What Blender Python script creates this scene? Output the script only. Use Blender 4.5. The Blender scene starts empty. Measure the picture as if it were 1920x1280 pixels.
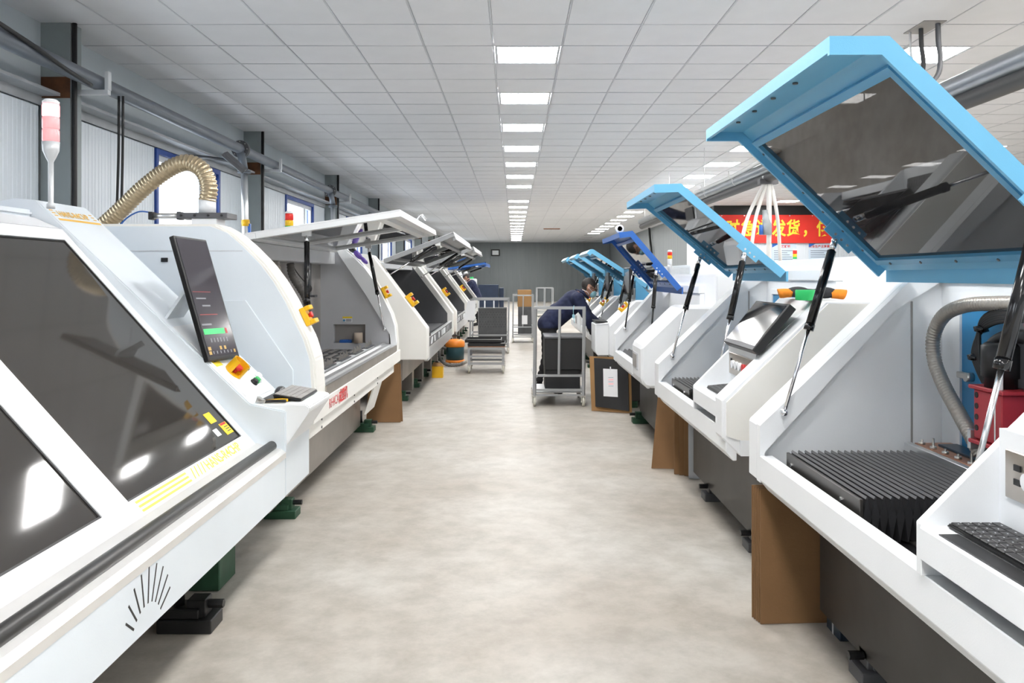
import bpy, bmesh, math, random
from mathutils import Vector, Matrix
random.seed(7)
PI = math.pi
SC = bpy.context.scene
COL = SC.collection

# ------------------------------------------------------------------ camera
cam_d = bpy.data.cameras.new('camera')
cam = bpy.data.objects.new('camera', cam_d); COL.objects.link(cam)
cam.location = (0, 0, 1.5); cam.rotation_euler = (PI/2, 0, 0)
cam_d.sensor_width = 36.0; cam_d.lens = 36.0*1500/1920
cam_d.shift_y = -122/1920; cam_d.shift_x = -4/1920
cam_d.clip_start = 0.05; cam_d.clip_end = 300
SC.camera = cam

# ------------------------------------------------------------------ world: bright overcast sky outside the windows
W = bpy.data.worlds.new('sky'); SC.world = W; W.use_nodes = True
bg = W.node_tree.nodes['Background']
bg.inputs[0].default_value = (0.86, 0.93, 1.0, 1); bg.inputs[1].default_value = 3.2

# ------------------------------------------------------------------ exposure
vs = SC.view_settings
vs.view_transform = 'Standard'; vs.look = 'None'; vs.exposure = 1.2; vs.gamma = 1.0
vs.use_curve_mapping = False
PANEL_POWER = 21.0          # emission of one ceiling light panel

# ------------------------------------------------------------------ materials
MATS = {}
def nodes_of(m):
    return m.node_tree.nodes, m.node_tree.links
def mat(name, col, rough=0.5, metal=0.0, var=0.0, vscale=4.0, bump=0.0, bscale=60.0, emit=None, estr=0.0,
        coat=0.0, trans=0.0, alpha=1.0, stretch=None, spec=0.5, cuts=None):
    m = bpy.data.materials.new(name); m.use_nodes = True
    N, L = nodes_of(m); b = N['Principled BSDF']
    b.inputs['Base Color'].default_value = (*col, 1); b.inputs['Roughness'].default_value = rough
    b.inputs['Metallic'].default_value = metal
    b.inputs['Specular IOR Level'].default_value = spec
    if coat: b.inputs['Coat Weight'].default_value = coat; b.inputs['Coat Roughness'].default_value = 0.05
    if trans: b.inputs['Transmission Weight'].default_value = trans
    if alpha < 1: b.inputs['Alpha'].default_value = alpha
    if emit: b.inputs['Emission Color'].default_value = (*emit, 1); b.inputs['Emission Strength'].default_value = estr
    tc = N.new('ShaderNodeTexCoord'); mp = N.new('ShaderNodeMapping')
    L.new(tc.outputs['Object'], mp.inputs[0])
    if stretch: mp.inputs['Scale'].default_value = stretch
    if var > 0 or True:
        nz = N.new('ShaderNodeTexNoise'); nz.inputs['Scale'].default_value = vscale; nz.inputs['Detail'].default_value = 6
        L.new(mp.outputs[0], nz.inputs['Vector'])
        v = max(var, 0.015)
        mr = N.new('ShaderNodeMapRange'); mr.inputs[1].default_value = .3; mr.inputs[2].default_value = .7
        mr.inputs[3].default_value = 1-v; mr.inputs[4].default_value = 1+v
        L.new(nz.outputs[0], mr.inputs[0])
        mx = N.new('ShaderNodeMix'); mx.data_type = 'RGBA'; mx.blend_type = 'MULTIPLY'; mx.inputs[0].default_value = 1
        mx.inputs[6].default_value = (*col, 1); L.new(mr.outputs[0], mx.inputs[7])
        L.new(mx.outputs[2], b.inputs['Base Color'])
    if bump > 0:
        n2 = N.new('ShaderNodeTexNoise'); n2.inputs['Scale'].default_value = bscale; n2.inputs['Detail'].default_value = 3
        L.new(mp.outputs[0], n2.inputs['Vector'])
        bp = N.new('ShaderNodeBump'); bp.inputs['Strength'].default_value = bump; bp.inputs['Distance'].default_value = 0.01
        L.new(n2.outputs[0], bp.inputs['Height']); L.new(bp.outputs[0], b.inputs['Normal'])
    MATS[name] = m
    return m

mat('white', (.86, .88, .90), .33, var=.012, bump=.04, bscale=220)
mat('cool_white', (.77, .83, .88), .33, var=.012, bump=.03, bscale=220)
mat('cream', (.86, .85, .81), .36, var=.012)
mat('inner_grey', (.56, .57, .60), .4, var=.02)
mat('warm_grey', (.34, .325, .31), .42, var=.04)
mat('charcoal', (.105, .107, .115), .5, var=.05)
mat('black', (.012, .012, .013), .42)
mat('black_gloss', (.010, .010, .011), .15)
mat('black_rubber', (.03, .029, .028), .38, var=.1)
mat('bellows', (.028, .028, .030), .32)
mat('bellows_edge', (.13, .13, .135), .35)
mat('cart_grey', (.40, .41, .42), .36, metal=.35, var=.05)
mat('lid_grey', (.33, .34, .35), .36, metal=.2, var=.04)
mat('ledge_steel', (.86, .85, .83), .38, metal=.55, var=.04)
mat('plate_dark', (.075, .07, .065), .35, metal=.6, var=.1)
mat('steel', (.62, .60, .57), .30, metal=1, var=.06, vscale=8, stretch=(1, .05, 1))
mat('brushed', (.52, .48, .44), .33, metal=1, var=.1, vscale=5)
mat('alu', (.74, .75, .76), .34, metal=.85, var=.03)
mat('alu_paint', (.66, .68, .70), .38, metal=.15, var=.03)
mat('chrome', (.86, .86, .88), .22, metal=1)
mat('base_dark', (.055, .052, .049), .42, metal=.25, var=.22, vscale=3.5)
mat('base_steel', (.33, .305, .28), .36, metal=.75, var=.18, vscale=2.5)
mat('light_blue', (.155, .47, .72), .34, var=.015, bump=.06, bscale=300)
mat('mid_blue', (.09, .33, .55), .36, var=.02)
mat('deep_blue', (.035, .145, .50), .28, var=.02)
mat('door_blue', (.03, .24, .50), .38, var=.03)
mat('window_blue', (.012, .06, .30), .4, var=.08)
mat('yellow', (.86, .48, .012), .35)
mat('sign_yellow', (.88, .66, .03), .5)
mat('orange', (.85, .25, .02), .45)
mat('red', (.62, .03, .03), .4)
mat('red_cast', (.50, .035, .05), .4, var=.05)
mat('text_red', (.62, .05, .05), .6)
mat('text_gold', (.85, .50, .08), .5)
mat('text_yellow', (.90, .76, .10), .5)
mat('banner_red', (.72, .03, .018), .6, var=.05)
mat('banner_yellow', (.92, .72, .05), .6)
mat('green', (.03, .62, .16), .45)
mat('jack_green', (.025, .085, .045), .55, var=.2, vscale=12)
mat('teal', (.02, .07, .085), .5)
mat('cardboard', (.235, .125, .052), .8, var=.10, vscale=3, bump=.1, bscale=90)
mat('cardboard_light', (.36, .20, .08), .8, var=.06)
mat('card_white', (.62, .64, .67), .6)
mat('paper', (.82, .83, .85), .7)
mat('poster', (.62, .74, .86), .6)
mat('ink', (.06, .07, .12), .7)
mat('duct', (.30, .32, .34), .34, metal=.7, var=.08)
mat('duct_dark', (.045, .045, .046), .5)
mat('pipe', (.155, .175, .205), .36, metal=.25, var=.08, vscale=6)
mat('hose_gold', (.47, .38, .25), .30, metal=.75, var=.05)
mat('hose_grey', (.42, .39, .35), .35, metal=.5, var=.05)
mat('hose_dark', (.16, .15, .14), .45, var=.1)
mat('column', (.30, .34, .345), .42, var=.12, vscale=2)
mat('rust', (.14, .055, .02), .8, var=.4, vscale=9)
mat('girt', (.40, .42, .44), .5, var=.12)
mat('wall_upper', (.52, .575, .61), .55, var=.04, vscale=2, stretch=(1, 1, .3))
mat('wall_panel', (.74, .80, .86), .28, var=.03, vscale=3, stretch=(1, 1, .2))
mat('wall_grey', (.225, .245, .25), .5, var=.06, vscale=2, stretch=(2, 2, .2))
mat('tile', (.76, .765, .785), .62, var=.02)
mat('tee', (.60, .61, .64), .45)
mat('fabric_navy', (.012, .018, .055), .85, var=.25, vscale=20, bump=.15, bscale=25)
mat('fabric_black', (.012, .012, .014), .85, var=.2, vscale=20)
mat('skin', (.45, .24, .16), .5, var=.05, vscale=25)
mat('hair', (.035, .03, .028), .7, var=.4, vscale=60)
mat('mask_blue', (.33, .62, .72), .7)
mat('glove_dark', (.035, .036, .04), .8, var=.2, vscale=40)
mat('glove_orange', (.86, .27, .015), .75, var=.1, vscale=40)
mat('purple', (.10, .05, .30), .5)
mat('box_black', (.018, .018, .019), .5, var=.1)
mat('panel_grey', (.085, .088, .092), .6, var=.12, vscale=10)
mat('navy_crate', (.012, .026, .06), .5, var=.1)
mat('copper', (.50, .27, .18), .45, metal=.4, var=.12, vscale=12)
mat('blue_black', (.02, .04, .065), .35, var=.05)
mat('wheel', (.62, .60, .53), .5)
mat('clear_plastic', (.72, .77, .80), .12, trans=.55)
mat('screen', (.045, .04, .05), .12, spec=.6)
mat('screen_off', (.02, .02, .022), .08, spec=.8)
mat('key_top', (.018, .018, .019), .4)
mat('lamp_panel', (.9, .9, .9), .5, emit=(1, .985, .965), estr=PANEL_POWER)
mat('tower_red_lit', (.8, .02, .02), .3, emit=(1, .12, .13), estr=4.5)
mat('tower_red', (.80, .03, .02), .3)
mat('tower_pink', (.80, .30, .30), .25, emit=(1, .25, .27), estr=.45)
mat('tower_yellow', (.90, .55, .02), .3)
mat('tower_green', (.03, .50, .12), .3)
mat('screen_ui_green', (.03, .40, .08), .3, emit=(.05, .6, .15), estr=.5)
mat('screen_ui_red', (.25, .02, .02), .3, emit=(.5, .05, .05), estr=.25)
mat('screen_ui_amber', (.4, .25, .06), .3, emit=(.6, .38, .12), estr=.15)
mat('screen_ui_grey', (.2, .2, .22), .3, emit=(.4, .4, .44), estr=.1)
mat('white_cord', (.80, .79, .76), .45)
mat('mouse_grey', (.05, .05, .055), .25)
mat('roll', (.62, .52, .42), .8)
mat('pane_grey', (.45, .55, .62), .15)

def smoke_glass(name, col, clear, rough=.02):
    """tinted acrylic: glossy coat over a dark sheet that lets a little through"""
    m = bpy.data.materials.new(name); m.use_nodes = True
    N, L = nodes_of(m); b = N['Principled BSDF']; out = N['Material Output']
    b.inputs['Base Color'].default_value = (*col, 1); b.inputs['Roughness'].default_value = rough
    b.inputs['Specular IOR Level'].default_value = .6
    tc = N.new('ShaderNodeTexCoord'); nz = N.new('ShaderNodeTexNoise'); nz.inputs['Scale'].default_value = 3
    nz.inputs['Detail'].default_value = 5; L.new(tc.outputs['Object'], nz.inputs['Vector'])
    mr = N.new('ShaderNodeMapRange'); mr.inputs[3].default_value = rough; mr.inputs[4].default_value = rough+.02
    L.new(nz.outputs[0], mr.inputs[0]); L.new(mr.outputs[0], b.inputs['Roughness'])
    t = N.new('ShaderNodeBsdfTransparent'); t.inputs[0].default_value = (.8, .8, .8, 1)
    mx = N.new('ShaderNodeMixShader'); mx.inputs[0].default_value = clear
    L.new(b.outputs[0], mx.inputs[1]); L.new(t.outputs[0], mx.inputs[2]); L.new(mx.outputs[0], out.inputs[0])
    MATS[name] = m
smoke_glass('smoked', (.046, .042, .038), .08, .05)
smoke_glass('smoked_clear', (.022, .022, .024), .11, .015)
smoke_glass('window_glass', (.6, .65, .7), .92, .02)

def floor_mat():
    m = bpy.data.materials.new('concrete'); m.use_nodes = True
    N, L = nodes_of(m); b = N['Principled BSDF']
    tc = N.new('ShaderNodeTexCoord')
    def noise(scale, detail, rough=.6):
        n = N.new('ShaderNodeTexNoise'); n.inputs['Scale'].default_value = scale; n.inputs['Detail'].default_value = detail
        n.inputs['Roughness'].default_value = rough; L.new(tc.outputs['Object'], n.inputs['Vector']); return n
    a = noise(.9, 8); c = noise(5.5, 10, .7); d = noise(40, 4)
    r1 = N.new('ShaderNodeValToRGB'); r1.color_ramp.elements[0].position = .34; r1.color_ramp.elements[1].position = .68
    r1.color_ramp.elements[0].color = (.40, .362, .312, 1); r1.color_ramp.elements[1].color = (.53, .51, .472, 1)
    L.new(a.outputs[0], r1.inputs[0])
    r2 = N.new('ShaderNodeValToRGB'); r2.color_ramp.elements[0].position = .36; r2.color_ramp.elements[1].position = .62
    r2.color_ramp.elements[0].color = (.80, .79, .77, 1); r2.color_ramp.elements[1].color = (1.05, 1.05, 1.05, 1)
    L.new(c.outputs[0], r2.inputs[0])
    mx = N.new('ShaderNodeMix'); mx.data_type = 'RGBA'; mx.blend_type = 'MULTIPLY'; mx.inputs[0].default_value = 1
    L.new(r1.outputs[0], mx.inputs[6]); L.new(r2.outputs[0], mx.inputs[7]); L.new(mx.outputs[2], b.inputs['Base Color'])
    mr = N.new('ShaderNodeMapRange'); mr.inputs[3].default_value = .38; mr.inputs[4].default_value = .62
    L.new(c.outputs[0], mr.inputs[0]); L.new(mr.outputs[0], b.inputs['Roughness'])
    bp = N.new('ShaderNodeBump'); bp.inputs['Strength'].default_value = .08; bp.inputs['Distance'].default_value = .01
    L.new(d.outputs[0], bp.inputs['Height']); L.new(bp.outputs[0], b.inputs['Normal'])
    MATS['concrete'] = m
floor_mat()

# ------------------------------------------------------------------ mesh helpers (all coordinates are metres in the room)
WL = {}                      # world position of each empty / part
XF = [None]                  # optional transform applied to what is built
def M(n): return MATS[n]
def newbm(): return bmesh.new()
def box(bm, x0, x1, y0, y1, z0, z1, bev=0.0, seg=1, rot=None, piv=None):
    vs_ = [bm.verts.new((x, y, z)) for x in (x0, x1) for y in (y0, y1) for z in (z0, z1)]
    f = [(0,1,3,2),(4,6,7,5),(0,4,5,1),(2,3,7,6),(0,2,6,4),(1,5,7,3)]
    fs = [bm.faces.new([vs_[i] for i in q]) for q in f]
    if rot is not None:
        p = Vector(piv) if piv else Vector(((x0+x1)/2, (y0+y1)/2, (z0+z1)/2))
        for v in vs_: v.co = p + rot @ (v.co - p)
    if bev > 0:
        es = list({e for ff in fs for e in ff.edges})
        bmesh.ops.bevel(bm, geom=es, offset=bev, segments=seg, affect='EDGES', clamp_overlap=True)
    return bm
def prism(bm, poly, axis, lo, hi, bev=0.0, seg=1):
    """extrude a 2D polygon. axis 'y': poly in (x,z); axis 'x': poly in (y,z); axis 'z': poly in (x,y)"""
    def P(a, b, t):
        return {'y': (a, t, b), 'x': (t, a, b), 'z': (a, b, t)}[axis]
    A = [bm.verts.new(P(a, b, lo)) for a, b in poly]; B = [bm.verts.new(P(a, b, hi)) for a, b in poly]
    n = len(poly); fs = [bm.faces.new(A), bm.faces.new(B)]
    for i in range(n): fs.append(bm.faces.new((A[i], A[(i+1) % n], B[(i+1) % n], B[i])))
    bmesh.ops.recalc_face_normals(bm, faces=fs)
    if bev > 0:
        es = list({e for ff in fs for e in ff.edges})
        bmesh.ops.bevel(bm, geom=es, offset=bev, segments=seg, affect='EDGES', clamp_overlap=True)
    return bm
def frame_of(d):
    d = d.normalized(); u = Vector((0, 0, 1)).cross(d)
    if u.length < 1e-4: u = Vector((1, 0, 0))
    u.normalize(); return u, d.cross(u).normalized()
def cyl(bm, p0, p1, r0, r1=None, n=16, caps=True):
    p0 = Vector(p0); p1 = Vector(p1); r1 = r0 if r1 is None else r1
    u, v = frame_of(p1-p0)
    A = []; B = []
    for i in range(n):
        a = 2*PI*i/n; o = u*math.cos(a)+v*math.sin(a)
        A.append(bm.verts.new(p0+o*r0)); B.append(bm.verts.new(p1+o*r1))
    for i in range(n):
        f = bm.faces.new((A[i], A[(i+1) % n], B[(i+1) % n], B[i])); f.smooth = n > 8
    if caps: bm.faces.new(A[::-1]); bm.faces.new(B)
    return bm
def spline(pts, k=10):
    """Catmull-Rom through pts"""
    P = [Vector(p) for p in pts]; P = [2*P[0]-P[1]]+P+[2*P[-1]-P[-2]]; out = []
    for i in range(1, len(P)-2):
        for j in range(k):
            t = j/k; a, b, c, d = P[i-1], P[i], P[i+1], P[i+2]
            out.append(.5*((2*b)+(c-a)*t+(2*a-5*b+4*c-d)*t*t+(3*b-a-3*c+d)*t**3))
    out.append(P[-2]); return out
def tube(bm, pts, r, n=10, smooth=True, ribs=0.0, caps=True):
    """tube along a polyline; r float or list; ribs>0 swells every other ring (corrugated hose)"""
    pts = [Vector(p) for p in pts]; rings = []
    t0 = (pts[1]-pts[0]).normalized(); u, v = frame_of(t0); prev = t0
    for i, p in enumerate(pts):
        t = (pts[min(i+1, len(pts)-1)]-pts[max(i-1, 0)]).normalized()
        q = prev.rotation_difference(t); u = q @ u; v = q @ v; prev = t
        rr = r[i] if isinstance(r, (list, tuple)) else r
        if ribs and i % 3: rr += ribs
        rings.append([bm.verts.new(p+(u*math.cos(2*PI*j/n)+v*math.sin(2*PI*j/n))*rr) for j in range(n)])
    for A, B in zip(rings, rings[1:]):
        for j in range(n):
            f = bm.faces.new((A[j], A[(j+1) % n], B[(j+1) % n], B[j])); f.smooth = smooth
    if caps: bm.faces.new(rings[0][::-1]); bm.faces.new(rings[-1])
    return bm
def resample(pts, step):
    out = [pts[0].copy()]; acc = 0
    for a, b in zip(pts, pts[1:]):
        L = (b-a).length
        while L > 1e-9 and acc+L >= step:
            t = (step-acc)/L; a = a.lerp(b, t); out.append(a.copy()); L = (b-a).length; acc = 0
        acc += L
    return out
def lathe(bm, prof, c, n=20, axis='z'):
    """prof: (r, h) list turned about an axis through c"""
    c = Vector(c); rings = []
    for r, h in prof:
        ring = []
        for j in range(n):
            a = 2*PI*j/n; q = (math.cos(a)*r, math.sin(a)*r)
            o = {'z': Vector((q[0], q[1], h)), 'x': Vector((h, q[0], q[1])), 'y': Vector((q[0], h, q[1]))}[axis]
            ring.append(bm.verts.new(c+o))
        rings.append(ring)
    for A, B in zip(rings, rings[1:]):
        for j in range(n):
            f = bm.faces.new((A[j], A[(j+1) % n], B[(j+1) % n], B[j])); f.smooth = True
    bm.faces.new(rings[0][::-1]); bm.faces.new(rings[-1])
    bmesh.ops.recalc_face_normals(bm, faces=bm.faces[:])
    return bm
def ell(bm, c, r, sub=2, rot=None):
    res = bmesh.ops.create_icosphere(bm, subdivisions=sub, radius=1)
    for v in res['verts']:
        q = Vector((v.co.x*r[0], v.co.y*r[1], v.co.z*r[2]))
        if rot is not None: q = rot @ q
        v.co = Vector(c)+q
    for f in {f for v in res['verts'] for f in v.link_faces}: f.smooth = True
    return bm

def link(o, parent=None):
    COL.objects.link(o)
    if parent is not None: o.parent = parent
    return o
def obj(name, bm, m, parent=None, smooth=None, **tags):
    """one mesh object; vertices are in room coordinates and are moved next to the parent's origin"""
    if XF[0] is not None: bmesh.ops.transform(bm, matrix=XF[0], verts=bm.verts[:])
    me = bpy.data.meshes.new(name)
    if parent is not None: off = WL[parent.name]
    else:
        xs = [v.co.x for v in bm.verts]; ys = [v.co.y for v in bm.verts]; zs = [v.co.z for v in bm.verts]
        off = Vector(((min(xs)+max(xs))/2, (min(ys)+max(ys))/2, min(zs)))
    bmesh.ops.translate(bm, verts=bm.verts[:], vec=-off)
    bmesh.ops.recalc_face_normals(bm, faces=bm.faces[:])
    if smooth is not None:
        for f in bm.faces: f.smooth = smooth
    bm.to_mesh(me); bm.free()
    ms = m if isinstance(m, (list, tuple)) else [m]
    for q in ms: me.materials.append(M(q))
    o = bpy.data.objects.new(name, me)
    if parent is None: o.location = off
    link(o, parent); WL[o.name] = off.copy()
    for k, v in tags.items(): o[k] = v
    return o
def thing(name, label, cat, loc, group=None):
    o = bpy.data.objects.new(name, None); o.location = loc; o.empty_display_size = .1
    link(o); WL[o.name] = Vector(loc); o['label'] = label; o['category'] = cat
    if group: o['group'] = group
    return o
def tag(o, label, cat, group=None):
    o['label'] = label; o['category'] = cat
    if group: o['group'] = group
    return o
def struct(name, bm, m, **k):
    o = obj(name, bm, m, **k); o['kind'] = 'structure'; return o
def dup(root, delta, label=None, group=None):
    d = Vector(delta)
    def cp(o, par):
        c = o.copy(); COL.objects.link(c); c.parent = par
        WL[c.name] = WL[o.name]+d
        for ch in o.children: cp(ch, c)
        return c
    r = cp(root, None); r.location = root.location+d
    if label: r['label'] = label
    if group: r['group'] = group
    return r
def text(name, s, m, mtx, size, parent=None, ext=.001, bold=0.0, sx=1.0, align='LEFT', **tags):
    """flat lettering turned into a thin mesh. mtx places the text's xy plane in the room"""
    cu = bpy.data.curves.new(name, 'FONT'); cu.body = s; cu.size = size; cu.extrude = ext; cu.offset = bold
    cu.align_x = align; cu.resolution_u = 2
    t = bpy.data.objects.new(name+'_tmp', cu); COL.objects.link(t)
    dg = bpy.context.evaluated_depsgraph_get(); me = bpy.data.meshes.new_from_object(t.evaluated_get(dg))
    bpy.data.objects.remove(t); bpy.data.curves.remove(cu)
    bm = newbm(); bm.from_mesh(me); bpy.data.meshes.remove(me)
    bmesh.ops.transform(bm, matrix=mtx @ Matrix.Diagonal((sx, 1, 1, 1)), verts=bm.verts[:])
    return obj(name, bm, m, parent, **tags)
def axes(o, x, y):
    """matrix whose local x and y run along the given room directions from o"""
    x = Vector(x).normalized(); y = Vector(y); z = x.cross(y).normalized(); y = z.cross(x)
    m = Matrix.Identity(4)
    for i in range(3): m[i][0] = x[i]; m[i][1] = y[i]; m[i][2] = z[i]; m[i][3] = o[i]
    return m
# ================================================================== THE SETTING
CEIL = 3.53
XL, XR, YN, YF = -3.8, 12.2, -7.0, 48.0
def setting():
    bm = newbm(); box(bm, XL-.3, XR+.3, YN-.3, YF+.3, -.2, 0); struct('floor', bm, 'concrete')
    # ---- ceiling: slab above, T-grid, one tile per cell
    px, py = .61, .60
    gx0 = .12-px/2; k0 = math.floor((XL-gx0)/px); cols = list(range(k0, k0+27))
    gy0 = 7.37-py/2; r0 = math.floor((YN-gy0)/py)+1; rows = list(range(r0, r0+int((YF-YN)/py)))
    bm = newbm(); box(bm, XL-.3, XR+.3, YN-.3, YF+.3, CEIL+.09, CEIL+.25); ceil = struct('ceiling', bm, 'tile')
    bm = newbm()
    for c in cols+[cols[-1]+1]:
        x = gx0+c*px
        if XL+.02 < x < XR: box(bm, x-.006, x+.006, YN, YF, CEIL+.004, CEIL+.03)
    for r in rows+[rows[-1]+1]:
        y = gy0+r*py
        if YN < y < YF: box(bm, XL, XR, y-.006, y+.006, CEIL+.0035, CEIL+.03)
    obj('grid', bm, 'tee', ceil)
    lightcols = {0, 6, 12}
    cells = []
    for c in cols:
        for r in rows:
            x0 = gx0+c*px; y0 = gy0+r*py
            if x0+px > XR or y0+py > YF: continue
            lit = c in lightcols and r % 3 == 0
            if c == 6 and 5 < r < 9: lit = False
            if c == 0 and r == 21: lit = False
            cells.append((x0, y0, lit, c, r))
    def inview(x0, y0):
        cx, cy = x0+px/2, y0+py/2
        return cy > 5.7 and abs(1500*cx/cy) < 990
    tiles = [q for q in cells if not q[2]]
    near = sorted([q for q in tiles if inview(q[0], q[1])], key=lambda q: q[1])[:300]
    ns = set((q[3], q[4]) for q in near)
    bm = newbm(); g = .008; d = .004
    box(bm, -px/2+g, px/2-g, -py/2+g, py/2-g, 0, .02, bev=.003)
    tm = bpy.data.meshes.new('ceiling_tile'); bm.to_mesh(tm); bm.free(); tm.materials.append(M('tile'))
    base = WL[ceil.name]
    for (x0, y0, l, c, r) in near:
        o = bpy.data.objects.new('ceiling_tile', tm); link(o, ceil)
        o.location = Vector((x0+px/2, y0+py/2, CEIL+.005+random.uniform(0, .003)))-base
        o.rotation_euler = (random.uniform(-.004, .004), random.uniform(-.004, .004), 0)
    bm = newbm()
    for (x0, y0, l, c, r) in tiles:
        if (c, r) in ns: continue
        x1 = max(x0, XL)
        box(bm, x1+g, x0+px-g, y0+g, y0+py-g, CEIL+.006, CEIL+.03)
    o = obj('ceiling_tile_field', bm, 'tile', ceil); o['kind'] = 'stuff'
    # ---- light panels
    lights = sorted([q for q in cells if q[2]], key=lambda q: (q[3], q[4]))
    order = {}
    ORD = ['zeroth','first','second','third','fourth','fifth','sixth','seventh','eighth','ninth','tenth','eleventh','twelfth','thirteenth','fourteenth','fifteenth','sixteenth','seventeenth','eighteenth','nineteenth','twentieth','last']+['last']*40
    for (x0, y0, l, c, r) in lights:
        cx, cy = x0+px/2, y0+py/2
        if cy > (22.5 if c == 12 else 46) or cy < -6.5 or (c == 6 and cy > 38): continue
        order[c] = order.get(c, 0)
        if c == 0:
            if cy > 5.7: order[c] += 1
            lab = 'square ceiling light panel over the aisle, %s of its line from the front' % ORD[order[c]] if cy > 5.7 else 'square ceiling light panel over the aisle behind the viewer'
            grp = 'aisle light panels'
        elif c == 6:
            if cy > 5.7: order[c] += 1
            lab = 'square ceiling light panel above the right machine row, %s from the front' % ORD[order[c]] if cy > 5.7 else 'square ceiling light panel on the right behind the viewer'
            grp = 'right row light panels'
        else:
            order[c] += 1
            lab = 'square ceiling light panel far to the right, %s along its line' % ORD[order[c]]
            grp = 'far right light panels'
        t = thing('ceiling_light', lab, 'ceiling light', (cx, cy, CEIL+.004), grp)
        bm = newbm(); a = px/2-.014; b = py/2-.014; w = .022
        box(bm, cx-a, cx+a, cy-b, cy-b+w, CEIL+.004, CEIL+.04); box(bm, cx-a, cx+a, cy+b-w, cy+b, CEIL+.004, CEIL+.04)
        box(bm, cx-a, cx-a+w, cy-b+w, cy+b-w, CEIL+.004, CEIL+.04); box(bm, cx+a-w, cx+a, cy-b+w, cy+b-w, CEIL+.004, CEIL+.04)
        obj('frame', bm, 'tee', t)
        bm = newbm(); box(bm, cx-a+w, cx+a-w, cy-b+w, cy+b-w, CEIL+.012, CEIL+.035); obj('diffuser', bm, 'lamp_panel', t)
    # ---- left wall: solid pieces around window openings
    wins = [(8.46+4.82*i, 10.3+4.82*i) for i in range(-3, 8)]
    z0w, z1w = 1.45, 2.86
    bm = newbm()
    box(bm, XL-.25, XL-.06, YN, YF, 0, z0w); box(bm, XL-.25, XL-.06, YN, YF, z1w, CEIL+.1)
    prev = YN
    for a, b in wins:
        if b < YN: continue
        box(bm, XL-.25, XL-.06, prev, max(a, YN), z0w, z1w); prev = b
    box(bm, XL-.25, XL-.06, prev, YF, z0w, z1w)
    wl = struct('wall_left', bm, 'wall_upper')
    bm = newbm(); box(bm, XL-.06, XL, YN, YF, 2.93, CEIL+.08); obj('upper_band', bm, 'wall_upper', wl)
    # ribbed sandwich panels below the girt, each about a metre wide
    def ribbed(y0, y1, z0, z1, X=XL, sgn=1, m='wall_panel', parent=None, pitch=.12, axis='x', name='wall_panel'):
        bm = newbm(); n = max(1, round((y1-y0)/pitch)); p = (y1-y0)/n; poly = [(y0+.003, -.06)]
        for i in range(n):
            a = y0+i*p
            poly += [(a+(.003 if i == 0 else .006), -.004), (a+.014, 0.0), (a+p*.44, 0), (a+p*.47, -.0035), (a+p*.53, -.0035), (a+p*.56, 0), (a+p-.014, 0), (a+p-(.003 if i == n-1 else .006), -.004)]
        poly.append((y1-.003, -.06))
        # poly is (y, x offset): extrude along z
        if axis == 'x': prism(bm, [(X+sgn*q, a) for a, q in poly], 'z', z0, z1)
        else: prism(bm, [(a, X+sgn*q) for a, q in poly], 'z', z0, z1)
        return obj(name, bm, m, parent)
    colY = [6.42+4.82*i for i in range(-3, 9)]
    for i in range(-3, 8):
        a, b = wins[i+3]; ca, cb = 6.42+4.82*i+.2, 6.42+4.82*(i+1)-.02
        if cb < 0: continue
        segs = [(ca, a, 0, 2.86), (b, cb, 0, 2.86), (a, b, 0, z0w)]
        for s0, s1, q0, q1 in segs:
            n = max(1, round((s1-s0)/.95))
            for j in range(n): ribbed(s0+(s1-s0)*j/n, s0+(s1-s0)*(j+1)/n, q0, q1, parent=wl)
    # girt: a C channel running along the wall above the windows
    bm = newbm(); prism(bm, [(XL, 2.97), (XL+.16, 2.97), (XL+.16, 2.945), (XL+.012, 2.945), (XL+.012, 2.87), (XL, 2.87)], 'y', YN, YF)
    struct('trim_1', bm, 'girt')
    # blue-framed sliding windows
    k = 0
    for i, (a, b) in enumerate(wins):
        if b < 2 or a > 40: continue
        k += 1
        bm = newbm(); X0, X1 = XL-.10, XL+.02; f = .055
        box(bm, X0, X1, a, b, z1w-f, z1w); box(bm, X0, X1, a, b, z0w, z0w+f); box(bm, X0, X1, a, a+f, z0w+f, z1w-f); box(bm, X0, X1, b-f, b, z0w+f, z1w-f)
        w = struct('window_%d' % k, bm, 'window_blue')
        bm = newbm(); mid = b-.55
        for (u, v) in ((a+f, mid), (mid, b-f)):
            box(bm, XL-.07, XL-.02, u, v, z1w-f-.07, z1w-f); box(bm, XL-.07, XL-.02, u, v, z0w+f, z0w+f+.05)
            box(bm, XL-.07, XL-.02, u, u+.05, z0w+f+.05, z1w-f-.07); box(bm, XL-.07, XL-.02, v-.05, v, z0w+f+.05, z1w-f-.07)
        obj('sash', bm, 'alu_paint', w)
        for (u, v) in ((a+f, mid), (mid, b-f)):
            bm = newbm(); box(bm, XL-.05, XL-.044, u+.05, v-.05, z0w+f+.05, z1w-f-.07); obj('pane', bm, 'window_glass', w)
    # steel columns
    for i, y in enumerate(colY):
        if y < 1 or y > 42: continue
        bm = newbm()
        box(bm, XL, XL+.24, y, y+.008, 0, CEIL+.02); box(bm, XL, XL+.24, y+.152, y+.16, 0, CEIL+.02)
        box(bm, XL+.232, XL+.24, y+.008, y+.152, 0, CEIL+.02)
        names = ['nearest the viewer', 'second from the front', 'third from the front', 'fourth from the front', 'fifth from the front', 'sixth from the front', 'seventh from the front', 'eighth from the front']
        lab = 'grey-green steel column on the left wall, %s' % names[min(7, int((y-6.4)/4.82+.5)) if y > 6 else 0]
        t = thing('steel_column', lab, 'column', (XL+.12, y+.08, 0), 'left wall columns')
        obj('section', bm, 'column', t)
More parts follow.
